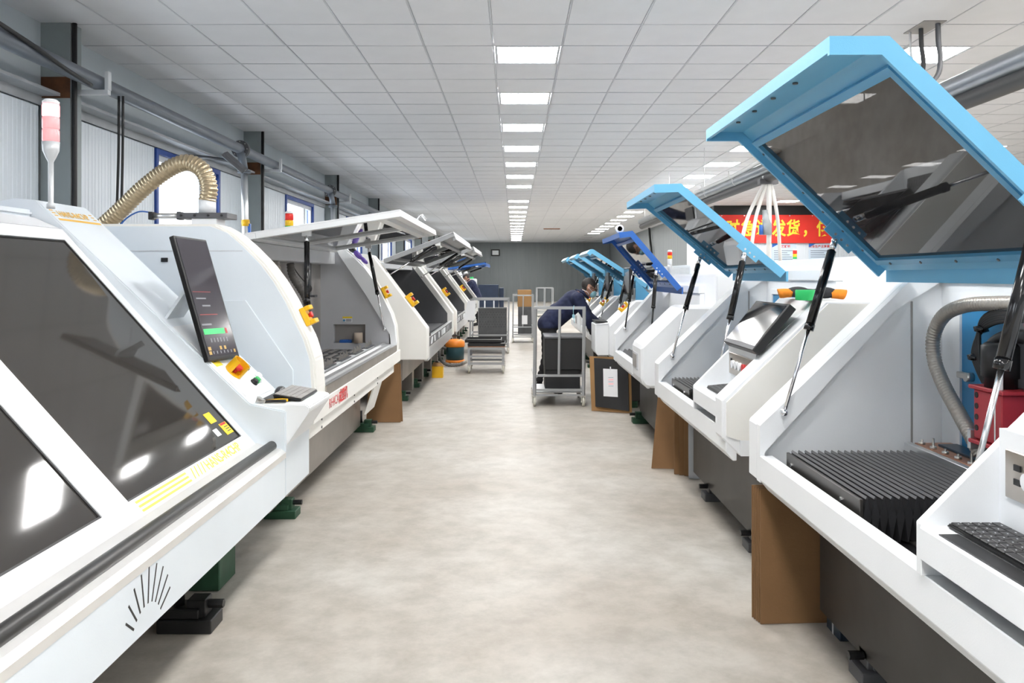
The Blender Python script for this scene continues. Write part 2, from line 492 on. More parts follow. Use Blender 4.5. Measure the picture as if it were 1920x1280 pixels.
        bm = newbm(); box(bm, XL+.005, XL+.238, y-.004, y-.0005, 2.93, 3.10); obj('rust_stain', bm, 'rust', t, label='rust-brown stained patch')
        bm = newbm(); tube(bm, [(XL+.262, y+.02, z) for z in (0.3, 1, 2, 3, 3.54)], .02, 8); obj('cable_sleeve', bm, 'black', t, label='black cable conduit')
    # ---- far wall, right side walls, wall behind the viewer
    bm = newbm(); box(bm, XL-.3, 6.05, YF+.06, YF+.3, 0, CEIL+.1); wf = struct('wall_far', bm, 'wall_grey')
    n = 20
    for i in range(n): ribbed(XL+(5.75-XL)*i/n, XL+(5.75-XL)*(i+1)/n, 0, CEIL+.05, X=YF, sgn=-1, m='wall_grey', parent=wf, pitch=.24, axis='y')
    YB = 23.0
    bm = newbm(); box(bm, 5.81, 6.05, YB+.06, YF+.05, 0, CEIL+.1); wr = struct('wall_right', bm, 'wall_grey')
    n = 24
    for i in range(n): ribbed(YB+.06+(YF-YB-.06)*i/n, YB+.06+(YF-YB-.06)*(i+1)/n, 0, CEIL+.05, X=5.75, sgn=-1, m='wall_grey', parent=wr, pitch=.26)
    bm = newbm(); box(bm, 5.75, XR+.3, YB+.06, YB+.3, 0, CEIL+.1); wb = struct('wall_banner', bm, 'wall_panel')
    n = 6
    for i in range(n): ribbed(5.75+1.05*i, 5.75+1.05*(i+1), 0, 3.02, X=YB, sgn=-1, parent=wb, pitch=.15, axis='y')
    bm = newbm(); box(bm, 5.75, XR, YB+.0, YB+.055, 3.03, CEIL+.02); obj('dark_header', bm, 'black', wb)
    bm = newbm(); box(bm, XR, XR+.25, YN, YB, 0, CEIL+.1); struct('wall_right_outer', bm, 'wall_upper')
    bm = newbm(); box(bm, XL-.25, XR+.25, YN-.25, YN, 0, CEIL+.1); struct('wall_near', bm, 'wall_upper')
setting()
def far_details():
    bm = newbm(); box(bm, 5.742, 5.749, 23.2, 26.6, 0, 2.75); d = struct('door_1', bm, 'white')
    bm = newbm(); box(bm, 5.735, 5.7415, 24.85, 24.9, 0, 2.75); obj('leaf_joint', bm, 'inner_grey', d)
    bm = newbm(); box(bm, 1.25, 1.95, 33.9, 34.1, CEIL-.03, CEIL+.003); o = obj('ceiling_vent', bm, 'copper', None); tag(o, 'narrow brown ceiling slot far down the aisle', 'vent')
    for k in range(3):
        bm = newbm(); box(bm, 1.28, 1.92, 33.935+.05*k, 33.955+.05*k, CEIL-.034, CEIL-.0301); obj('slat', bm, 'charcoal', o)
    bm = newbm(); tube(bm, spline([(5.66, 33.5, CEIL), (5.66, 33.3, 3.0), (5.66, 32.9, 2.4), (5.66, 32.5, 1.9)], 6), .05, 8); tag(obj('cable', bm, 'black', None), 'thick black cable hanging on the right side wall', 'cable')
far_details()
# ================================================================== MACHINE BUILDING BLOCKS
def slab(bm, p, q, n, t, y0, y1, bev=0):
    """a flat bar from p to q (x,z), t thick along n, spanning y0..y1"""
    prism(bm, [p, q, (q[0]+n[0]*t, q[1]+n[1]*t), (p[0]+n[0]*t, p[1]+n[1]*t)], 'y', y0, y1, bev=bev)
def lerp2(p, q, t): return (p[0]+(q[0]-p[0])*t, p[1]+(q[1]-p[1])*t)
def unit2(p, q):
    l = math.hypot(q[0]-p[0], q[1]-p[1]); return ((q[0]-p[0])/l, (q[1]-p[1])/l), l
def strut(parent, top, bot, body=.55, r=.019, rod=.008, band=None, rodmat='chrome'):
    top = Vector(top); bot = Vector(bot); mid = top.lerp(bot, body); neck = top.lerp(bot, .06)
    bm = newbm(); cyl(bm, neck, mid, r, n=14); cyl(bm, mid.lerp(top, .06), mid.lerp(bot, .01), r*1.12, n=14)
    s = obj('gas_strut', bm, 'black_gloss', parent)
    bm = newbm(); cyl(bm, mid, bot, rod, n=10); obj('piston_rod', bm, rodmat, s)
    bm = newbm(); cyl(bm, top, neck, r*.75, n=10); ell(bm, top, (r*.9,)*3, 1); obj('ball_joint', bm, 'chrome', s)
    bm = newbm(); ell(bm, bot, (rod*2.2,)*3, 2); cyl(bm, bot, bot+Vector((0, .035, 0)), rod, n=8); obj('ball_joint', bm, 'chrome', s)
    if band:
        bm = newbm(); cyl(bm, mid.lerp(top, .0), mid.lerp(top, .12), r*1.3, n=12); obj('strut_collar', bm, band, s)
    return s
def jack(parent, x, y, out, m='jack_green', s=1.0):
    """levelling foot: block, stepped pad, clamp screw"""
    bm = newbm(); sx = -out
    a, b = sorted((x, x+out*.2*s))
    box(bm, a, b, y-.06*s, y+.06*s, 0, .05*s, bev=.004)
    a, b = sorted((x, x+out*.15*s)); box(bm, a, b, y-.05*s, y+.05*s, .05*s, .085*s, bev=.004)
    a, b = sorted((x+out*.10*s, x+out*.17*s)); box(bm, a, b, y-.035*s, y+.035*s, .05*s, .115*s, bev=.004)
    j = obj('levelling_foot', bm, m, parent)
    bm = newbm(); cyl(bm, (x+out*.15*s, y, .09*s), (x+out*.225*s, y, .09*s), .016*s, n=6); obj('clamp_screw', bm, 'black', j)
    bm = newbm(); cyl(bm, (x+out*.06*s, y, .085*s), (x+out*.06*s, y, .2), .02*s, n=10); obj('adjusting_screw', bm, 'black', j)
def estop(parent, o, ux, uy, s=1.0):
    """yellow guarded emergency stop; o base point, ux/uy in-plane directions (normal = ux x uy)"""
    m = axes(o, ux, uy)
    bm = newbm(); box(bm, -.036*s, .036*s, -.05*s, .05*s, 0, .028*s, bev=.003)
    box(bm, -.036*s, .036*s, .026*s, .05*s, .0285*s, .056*s, bev=.003); box(bm, -.036*s, .036*s, -.05*s, -.026*s, .0285*s, .056*s, bev=.003)
    bmesh.ops.transform(bm, matrix=m, verts=bm.verts[:]); e = obj('emergency_stop', bm, 'yellow', parent)
    bm = newbm(); cyl(bm, (0, 0, .028*s), (0, 0, .036*s), .010*s, n=12); cyl(bm, (0, 0, .036*s), (0, 0, .047*s), .016*s, n=14)
    bmesh.ops.transform(bm, matrix=m, verts=bm.verts[:]); obj('push_button', bm, 'red', e)
def tower(parent, x, y, z0, segs, r=.03, pole=0, polemat='alu_paint'):
    """stacked signal light on a pole; segs: list of (material, height) from the bottom"""
    bm = newbm(); lathe(bm, [(r*.5, 0), (r*.5, pole*.1), (r*.32, pole*.12), (r*.32, pole), (r*.6, pole+.02), (r*.95, pole+.05), (r*1.02, pole+.09)], (x, y, z0), 16)
    t = obj('signal_tower', bm, polemat, parent); z = z0+pole+.09
    for m, h in segs:
        bm = newbm(); lathe(bm, [(r*.9, z), (r, z+.006), (r, z+h-.006), (r*.9, z+h)], (x, y, 0), 18); obj('lamp_segment', bm, m, t); z += h
    bm = newbm(); lathe(bm, [(r*.96, z), (r, z+.012), (r*.7, z+.022)], (x, y, 0), 18); obj('tower_cap', bm, 'white', t)
    return t
def corrugated(name, pts, r, m, parent=None, step=.008, rib=.005, n=14):
    p = resample(spline(pts, 14), step); bm = newbm(); tube(bm, p, r, n, ribs=rib); return obj(name, bm, m, parent)

# ================================================================== LID (right hand machines, tips towards the aisle)
def lid_right(root, T, B, H, y0, y1, colour, curved=False, screws=True, glass='smoked_clear', inner='mid_blue', depth=.05):
    d, L = unit2(B, H); n = (-abs(d[1]), -abs(d[0]))            # towards the machine: down and to the aisle
    dT, LT = unit2(T, B)
    bm = newbm()
    mtop, mbot, ms = .085, .075, .07; t = .012; e_ = .014
    P = lambda a: (B[0]+d[0]*a, B[1]+d[1]*a)
    if curved:
        c = [(T[0]+(B[0]-T[0])*k/6, T[1]+(B[1]-T[1])*k/6+math.sin(PI*k/6)*.035) for k in range(7)]
    else: c = [T, B]
    def strip(pts, dist):
        """closed profile of a sheet: the outer line and its mitred inner offset"""
        off = []
        for i, p in enumerate(pts):
            ns = []
            if i > 0: e, _ = unit2(pts[i-1], p); ns.append((e[1], -e[0]))
            if i < len(pts)-1: e, _ = unit2(p, pts[i+1]); ns.append((e[1], -e[0]))
            m = (sum(q[0] for q in ns)/len(ns), sum(q[1] for q in ns)/len(ns)); l2 = m[0]**2+m[1]**2
            off.append((p[0]+m[0]/l2*dist, p[1]+m[1]/l2*dist))
        return list(pts)+off[::-1]
    ya, yb = y0+e_, y1-e_
    prism(bm, strip(c+[P(mtop)], t), 'y', ya, yb); prism(bm, strip([P(L-mbot), P(L)], t), 'y', ya, yb)
    prism(bm, strip([P(mtop), P(L-mbot)], t), 'y', ya, y0+ms); prism(bm, strip([P(mtop), P(L-mbot)], t), 'y', y1-ms, yb)
    for (u, v) in ((y0, ya), (yb, y1)): prism(bm, strip(c+[P(L)], depth), 'y', u, v)
    e, _ = unit2(c[0], c[1]); q0 = (c[0][0]+e[1]*t, c[0][1]-e[0]*t)
    prism(bm, strip([q0, (q0[0]+e[0]*.014, q0[1]+e[1]*.014)], depth*.6), 'y', ya, yb)
    # hinge flange turned down behind the lower edge
    h_ = P(L); prism(bm, [(h_[0]+.002, h_[1]), (h_[0]+.014, h_[1]), (h_[0]+.014, h_[1]-.06), (h_[0]+.002, h_[1]-.06)], 'y', y0, y1)
    lid = obj('lid', bm, colour, root)
    # inner window frame and pane
    bm = newbm(); w = .022
    a0, a1 = mtop-w, L-mbot+w
    def S(a, b, t0, t1, ya, yb):
        p, q = P(a), P(b); slab(bm, (p[0]+n[0]*t0, p[1]+n[1]*t0), (q[0]+n[0]*t0, q[1]+n[1]*t0), n, t1-t0, ya, yb)
    S(a0, a0+.028, t, t+.022, y0+ms-.012, y1-ms+.012); S(a1-.028, a1, t, t+.022, y0+ms-.012, y1-ms+.012)
    S(a0+.028, a1-.028, t, t+.022, y0+ms-.012, y0+ms+.016); S(a0+.028, a1-.028, t, t+.022, y1-ms-.016, y1-ms+.012)
    obj('window_frame', bm, inner, lid)
    bm = newbm(); S(mtop-.01, L-mbot+.01, t+.001, t+.006, y0+ms-.01, y1-ms+.01); obj('window_pane', bm, glass, lid)
    if screws:
        bm = newbm()
        for k in range(4):
            y = y0+(y1-y0)*(.34+.16*k); p = lerp2(T, B, .45); cyl(bm, (p[0], y, p[1]-.012), (p[0], y, p[1]-.017), .009, n=10)
        for k in range(6):
            a = mtop+(L-mtop-mbot)*(k+.4)/6
            p = P(a); cyl(bm, (p[0]+n[0]*.034, y1-ms+.004, p[1]+n[1]*.034), (p[0]+n[0]*.037, y1-ms+.004, p[1]+n[1]*.037), .006, n=8)
        for k in range(5):
            p = P(L-mbot+.012); y = y0+ms+(y1-y0-2*ms)*(k+.5)/5
            cyl(bm, (p[0]+n[0]*.034, y, p[1]+n[1]*.034), (p[0]+n[0]*.038, y, p[1]+n[1]*.038), .006, n=8)
        o = obj('screw_heads', bm, 'charcoal', lid); o['kind'] = 'stuff'
    return lid, P, n

def machine_right(Y0, Y1, label, group, v):
    """CNC machine on the right of the aisle. v: variant values"""
    g = dict(xf=1.05, zb=.62, zbt=.735, zf=.863, xt=1.735, zt=1.522, xb=2.75, cw=.70, T=(.84, 2.115), B=(1.0, 2.115), H=(1.625, 1.535),
             lid='light_blue', curved=False, detail=True, kind='A', white='white', side='cream', rod='chrome', inner='mid_blue')
    g.update(v)
    xf, zb, zbt, zf, xt, zt, xb = (g[k] for k in ('xf', 'zb', 'zbt', 'zf', 'xt', 'zt', 'xb'))
    r = thing('drilling_machine', label, 'machine', ((xf+xb)/2, (Y0+Y1)/2, 0), group)
    cw = g['cw']; Yc = Y0+cw; ct = .12; rim = .165
    wm = g['white']
    # far cheek with a raised front rim
    bm = newbm(); prism(bm, [(xf, zb), (xf, zf), (xt, zt), (xb, zt+.02), (xb, zb)], 'y', Y1-ct, Y1, bev=.006)
    sl = (zt-zf)/(xt-xf); r2 = (xf+.02, zbt+.015)
    prism(bm, [(xf, zb), (xf, zf), (xt, zt), (xt+.16, zt), (r2[0]+.55, r2[1]+.55*1.09), r2, (xf+.02, zb)], 'y', Y1-rim, Y1-ct+.002)
    obj('far_cheek', bm, wm, r)
    # front beam
    bm = newbm(); prism(bm, [(xf, zb+.01), (xf, zbt), (xf+.055, zbt), (xf+.055, zb-.035), (xf+.035, zb-.035)], 'y', Y0+.02, Y1-rim+.004, bev=.003)
    obj('front_beam', bm, wm, r)
    # housing behind: back wall, roof, rear cabinet
    bw = xt+.115
    bm = newbm(); box(bm, bw, bw+.039, Yc-.05, Y1-ct-.001, .45, zt-.051); obj('back_wall', bm, wm, r)
    bm = newbm(); box(bm, xt+.10, bw+.06, Yc-.05, Y1-ct, zt-.05, zt+.02, bev=.005)
    box(bm, bw+.04, xb, Y0+.05, Y1-ct, .5, zt+g.get('top', .09), bev=.012, seg=2); obj('rear_cabinet', bm, wm, r)
    # console
    def con(p, a, b, nm, bev=.006):
        bm = newbm(); prism(bm, p, 'y', a, b, bev=bev); return obj(nm, bm, g['side'] if nm == 'side_panel' else wm, r)
    cx, cz, tz = xf-.02, zf+.025, zt-.145; tx = cx+(tz-cz)/.955
    if g['kind'] == 'A':
        con([(cx, zb+.08), (cx, cz), (tx, tz), (bw+.06, tz), (bw+.06, zb-.01), (cx+.09, zb-.01)], Y0+.012, Y0+.15, 'console_wall')
        con([(cx+.02, zb+.09), (cx+.02, cz-.01), (tx+.01, tz-.012), (bw+.05, tz-.012), (bw+.05, zb+.07), (cx+.085, zb+.07)], Y0, Y0+.0125, 'side_panel', 0)
        con([(cx+.09, zb-.008), (bw+.05, zb-.008), (bw+.05, zb+.07), (cx+.085, zb+.07)], Y0-.0, Y0+.0126, 'side_chamfer', 0)
        con([(xf-.01, zbt), (xf-.01, cz-.02), (tx, tz), (bw+.06, tz), (bw+.06, zbt)], Yc-.025, Yc, 'console_divider', .002)
        bm = newbm(); box(bm, cx+.005, cx+.03, Y0+.15, Yc-.025, zbt+.042, zf, bev=.004); box(bm, cx+.02, xf+.22, Y0+.15, Yc-.025, zf-.02, zf-.0005)
        box(bm, xf+.19, xf+.21, Y0+.15, Yc-.025, zf-.01, zf+.25); prism(bm, [(xf+.19, zf+.23), (tx, tz-.002), (tx+.02, tz-.02), (xf+.21, zf+.21)], 'y', Y0+.15, Yc-.025)
        box(bm, tx, bw+.06, Y0+.15, Yc-.025, tz-.02, tz-.001); obj('console_shelf', bm, wm, r)
        bm = newbm(); box(bm, xf+.06, xf+.075, Y0+.15, Yc-.03, zb, zf-.02); obj('slot_back', bm, 'black', r)
        # connector plate
        bm = newbm(); box(bm, xf+.183, xf+.19, Y0+.2, Yc-.06, zf+.085, zf+.205, bev=.002); pl = obj('connector_plate', bm, 'brushed', r)
        bm = newbm()
        for dz in (.03, -.005): box(bm, xf+.179, xf+.184, Yc-.125, Yc-.10, zf+.13+dz, zf+.145+dz)
        obj('usb_port', bm, 'black', pl)
        for k, (dy, m) in enumerate(((.165, 'paper'), (.235, 'paper'), (.30, 'paper'), (.37, 'red'))):
            bm = newbm(); cyl(bm, (xf+.184, Yc-dy, zf+.145), (xf+.168, Yc-dy, zf+.145), .022, n=16); obj('round_button', bm, m, pl)
    else:
        con([(cx, zb+.03), (cx, cz), (tx, tz), (bw+.06, tz), (bw+.06, zb-.03), (cx+.07, zb-.03), (cx+.03, zb-.015)], Y0, Yc-.02, 'console', .02)
        bm = newbm(); y_ = Yc-.02
        box(bm, cx+.001, cx+.02, y_, Y1-rim-.1, zb+.03, zbt); obj('front_fascia', bm, wm, r)
        bm = newbm(); box(bm, cx-.004, cx+.004, Y0+.15, Y0+.42, zb+.1, zb+.24); n_ = obj('niche', bm, 'inner_grey', r)
        bm = newbm(); box(bm, cx-.008, cx-.004, Y0+.21, Y0+.40, zb+.115, zb+.225); obj('niche_recess', bm, 'warm_grey', n_)
    # base and feet
    bm = newbm(); box(bm, xf+.25, xb-.1, Y0+.18, Y1-.17, .075, zb+.02, bev=.01); obj('machine_base', bm, 'base_dark', r)
    bm = newbm(); box(bm, xf+.30, xb-.15, Y0+.06, Y1-.06, zb-.03, zb+.015); obj('under_frame', bm, 'black', r)
    for y in ((Y0+.45, Y1-.6) if g['detail'] else (Y0+.24, Y1-.25)): jack(r, xf+(.42 if g['detail'] else .36), y, -1, 'charcoal' if g['detail'] else 'jack_green', 1.0)
    # lid
    l0, l1 = g.get('ly', (Yc+.02, Y1-.08))
    lid, P, n = lid_right(r, g['T'], g['B'], g['H'], l0, l1, g['lid'], g['curved'], glass=g.get('glass', 'smoked_clear'), inner=g['inner'])
    # struts on both cheeks with drilled brackets on the lid
    d, L = unit2(g['B'], g['H'])
    for (y, w) in ((l1-.03, 1), (l0-.0, 1)):
        a = L-.27; p = P(a); q = (p[0]+n[0]*.055, p[1]+n[1]*.055)
        bm = newbm(); slab(bm, P(a-.05), P(a+.10), n, .075, y-.004, y+.004); br = obj('strut_bracket', bm, g['lid'], lid)
        bm = newbm()
        for k in range(3):
            e = P(a-.0+.035*k); c = (e[0]+n[0]*.055, e[1]+n[1]*.055); cyl(bm, (c[0], y-.0055, c[1]), (c[0], y+.0055, c[1]), .0065, n=10)
        obj('bracket_holes', bm, 'chrome', br)
        bx_ = xf+.095; bz = zf+.06
        if y < l0+.01: bx_ += .05; bz -= .03
        yb_ = y-.02*w if y < l0+.01 else Y1-rim-.022
        strut(r, (q[0]-.01, y-.02*w, q[1]-.03), (bx_, yb_, bz), g.get('body', .52), band=g.get('band'), rodmat=g['rod'], r=g.get('sr', .019))
    if g['detail']:
        # bellows cover over the ways
        ya, yb = Yc+.5-.0, Y1-.29
        ya = g.get('bel', (Yc+.50, Y1-.28))[0]; yb = g.get('bel', (0, Y1-.28))[1]
        xs, xe, zt_ = xf+.085, xf+.60, zbt+.04
        bm = newbm(); box(bm, xs-.012, xs, ya, yb, zbt-.1, zt_, bev=.002); obj('bellows_plate', bm, 'plate_dark', r, label='dark steel end plate of the bellows')
        for yy in (ya+.15, yb-.06):
            bm = newbm(); cyl(bm, (xs-.016, yy, zt_-.04), (xs-.012, yy, zt_-.04), .008, n=8); obj('plate_screw', bm, 'chrome', r)
        nf = 19; p = (xe-xs)/nf
        bm = newbm(); poly = []; low = []
        for k in range(nf): poly += [(xs+k*p, zt_-.056), (xs+(k+.42)*p, zt_+.008)]
        poly.append((xe, zt_-.028))
        A = [bm.verts.new((x, ya, z)) for x, z in poly]; B = [bm.verts.new((x, yb, z)) for x, z in poly]
        A2 = [bm.verts.new((x, ya+(.03 if i % 2 == 0 else 0), zbt-.1)) for i, (x, z) in enumerate(poly)]; B2 = [bm.verts.new((x, yb, zbt-.1)) for x, z in poly]
        for i in range(len(poly)-1):
            bm.faces.new((A[i], A[i+1], B[i+1], B[i])); bm.faces.new((A[i], A2[i], A2[i+1], A[i+1])); bm.faces.new((B[i], B[i+1], B2[i+1], B2[i]))
        be = obj('bellows', bm, 'bellows', r)
        bm = newbm()
        for k in range(nf): x = xs+(k+.42)*p; prism(bm, [(x-.004, zt_+.0005), (x, zt_+.0095), (x+.0035, zt_+.0005)], 'y', ya, yb)
        o = obj('pleat_highlight', bm, 'bellows_edge', be); o['kind'] = 'stuff'  # lighter strips: painted highlight along the worn pleat ridges
        bm = newbm(); box(bm, xf+.055, bw, Yc, Y1-ct, zb-.01, zb+.005); obj('tray_floor', bm, 'black', r)
        # work table: aluminium rail, copper-clad top, dark plate, clamp pins
        tx0 = xe+.0; ta, tb = Yc-.0+.02, Y1-.195
        bm = newbm(); box(bm, tx0, tx0+.03, ta, tb, zbt+.0, zbt+.065, bev=.002); tb_ = obj('table_rail', bm, 'alu', r)
        bm = newbm(); box(bm, tx0+.03, bw-.02, ta, tb-.03, zbt+.03, zbt+.068); obj('table_top', bm, 'copper', r)
        bm = newbm(); box(bm, tx0+.09, bw-.03, ta, tb-.10, zbt+.0682, zbt+.078, bev=.002); obj('dark_plate', bm, 'blue_black', r)
        for k in range(12):
            y = tb-.06-k*.09
            if y < ta+.03: break
            bm = newbm(); cyl(bm, (tx0+.045, y, zbt+.068), (tx0+.045, y, zbt+.078), .013, n=10); cyl(bm, (tx0+.045, y, zbt+.078), (tx0+.045, y, zbt+(.11 if k in (1, 4) else .088)), .005, n=8)
            obj('clamp_pin', bm, 'steel', r)
        # service door in the back wall
        da, db = Y1-ct-.92, Y1-ct-.17; dz = g.get('doorz', 1.375)
        bm = newbm(); x = bw-.018
        box(bm, x, bw, da, db, dz, dz+.035); box(bm, x, bw, db, db+.035, zbt+.0, dz+.035); box(bm, x, bw, da-.035, da, zbt, dz+.035); obj('door_frame', bm, wm, r)
        bm = newbm(); box(bm, bw-.008, bw, da, db, zbt-.1, dz-.004); dr = obj('service_door', bm, 'door_blue', r)
        bm = newbm(); box(bm, bw-.03, bw-.008, db-.065, db+.005, 1.085, 1.11, bev=.003); cyl(bm, (bw-.038, db-.075, 1.095), (bw-.008, db-.075, 1.095), .018, n=12); obj('door_latch', bm, 'steel', dr)
        # cheek seam
        bm = newbm(); box(bm, xt-.02, xt-.012, Y1-ct-.003, Y1-ct+.001, .55, zt-.13); obj('cheek_seam', bm, 'warm_grey', r)
    return r, lid, g

R1, R1lid, _ = machine_right(1.3, 3.58, 'white drilling machine with big raised light blue lid in the right foreground', 'right row machines', {'cw': .77, 'ly': (2.13, 3.5), 'bel': (2.60, 3.30), 'T': (.84, 2.14), 'B': (1.0, 2.14)})
R2, R2lid, _ = machine_right(3.95, 5.98, 'white drilling machine with light blue lid and flat monitor, second in right row', 'right row machines', {'ly': (4.74, 5.9), 'bel': (5.13, 5.70), 'T': (.83, 2.045), 'B': (.99, 2.05), 'H': (1.61, 1.53)})
R3, R3lid, _ = machine_right(6.5, 8.45, 'white drilling machine with deep blue lid, third in right row', 'right row machines',
    {'kind': 'B', 'lid': 'deep_blue', 'inner': 'deep_blue', 'detail': False, 'xt': 1.50, 'zt': 1.40, 'zf': .90, 'xb': 2.5, 'T': (.92, 1.885), 'B': (1.04, 1.90), 'H': (1.47, 1.405), 'ly': (7.02, 8.36), 'cw': .5, 'rod': 'black', 'top': .12, 'side': 'white', 'sr': .017})
farv = {'kind': 'B', 'curved': True, 'detail': False, 'xt': 1.55, 'zt': 1.38, 'zf': .90, 'xb': 2.5, 'T': (.86, 1.775), 'B': (.97, 1.80), 'H': (1.58, 1.405), 'cw': .5, 'side': 'white', 'sr': .017, 'band': None}
R4, _, _ = machine_right(8.95, 10.75, 'white machine with pale blue round-nosed lid beside the leaning worker, fourth in right row', 'right row machines', farv)
R5, _, _ = machine_right(10.95, 12.65, 'white machine with pale blue round-nosed lid, fifth in right row', 'right row machines', farv)
R6, _, _ = machine_right(12.95, 14.75, 'white machine with pale blue round-nosed lid, farthest in right row', 'right row machines', farv)

def bellows_strip(root, x0, x1, ya, yb, z):
    bm = newbm(); nf = 9; p = (x1-x0)/nf
    for k in range(nf):
        prism(bm, [(x0+k*p, z-.03), (x0+(k+.5)*p, z), (x0+(k+1)*p, z-.03)], 'y', ya, yb)
    obj('bellows', bm, 'bellows', root)
# keyboard box sticking out of the fourth machine
bm = newbm(); prism(bm, [(.905, .66), (.905, .965), (1.06, .985), (1.06, .62), (.93, .62)], 'y', 8.93, 9.38, bev=.006); kb = obj('keyboard_box', bm, 'white', R4)
bm = newbm(); box(bm, .91, 1.05, 8.96, 9.35, .986, .998, bev=.003); obj('tray_keyboard', bm, 'black', kb)
bm = newbm(); box(bm, .918, 1.05, 8.926, 8.9295, .958, .966); obj('tray_slot', bm, 'inner_grey', kb)
bellows_strip(R3, 1.10, 1.48, 7.3, 8.1, .77)
for (r, y) in ((R4, 9.8), (R5, 11.7), (R6, 13.7)): bellows_strip(r, 1.10, 1.48, y, y+.6, .77)

# monitors, stops and signal towers of the right row
def slope_monitor(root, y0, y1):
    a, b = (1.20, 1.128), (1.388, 1.362); d, L = unit2(a, b); n = (d[1], -d[0])
    bm = newbm(); slab(bm, a, b, n, .045, y0, y1, bev=.004); m = obj('monitor', bm, 'black', root)
    e = .016; nn = (-n[0], -n[1])
    bm = newbm(); slab(bm, lerp2(a, b, .09), lerp2(a, b, .95), nn, .0015, y0+e, y1-e); obj('screen', bm, 'screen_off', m, label='dark glossy screen reflecting the ceiling')
    bm = newbm(); slab(bm, lerp2(a, b, .01), lerp2(a, b, .085), nn, .0012, y0+.004, y1-.004); obj('bezel', bm, 'charcoal', m)
    c = lerp2(a, b, .45); bm = newbm(); slab(bm, (c[0]+n[0]*.045-.05*d[0], c[1]+n[1]*.045-.05*d[1]), (c[0]+n[0]*.045+.05*d[0], c[1]+n[1]*.045+.05*d[1]), n, .04, (y0+y1)/2-.06, (y0+y1)/2+.06); obj('monitor_mount', bm, 'black', m)
slope_monitor(R2, 4.03, 4.585)
def stand_monitor(root, y, z=1.29):
    bm = newbm(); box(bm, 1.30, 1.345, y, y+.46, z, z+.31, bev=.005); m = obj('monitor', bm, 'black', root)
    bm = newbm(); box(bm, 1.2975, 1.2998, y+.02, y+.44, z+.02, z+.29); obj('screen', bm, 'screen', m)
    bm = newbm(); cyl(bm, (1.33, y+.23, z), (1.34, y+.23, 1.12), .02, n=10); obj('monitor_post', bm, 'black', m)
    bm = newbm(); prism(bm, [(1.37, z+.17), (1.56, z-.02), (1.40, z-.12), (1.37, z-.12)], 'y', y-.01, y+.02); obj('wedge_plate', bm, 'mid_blue', root, label='light blue triangular side plate')
    bm = newbm(); tube(bm, spline([(1.33, y+.1, z+.02), (1.26, y+.02, z-.09), (1.36, y-.03, z-.12), (1.44, y-.02, z-.19)], 6), .008, 6); obj('monitor_cable', bm, 'black', m)
for r, y in ((R4, 9.02), (R5, 11.0), (R6, 12.95)):
    stand_monitor(r, y); estop(r, (1.26, y+.0, 1.13), (0, 1, 0), (-.7, 0, -.72), 1.2)
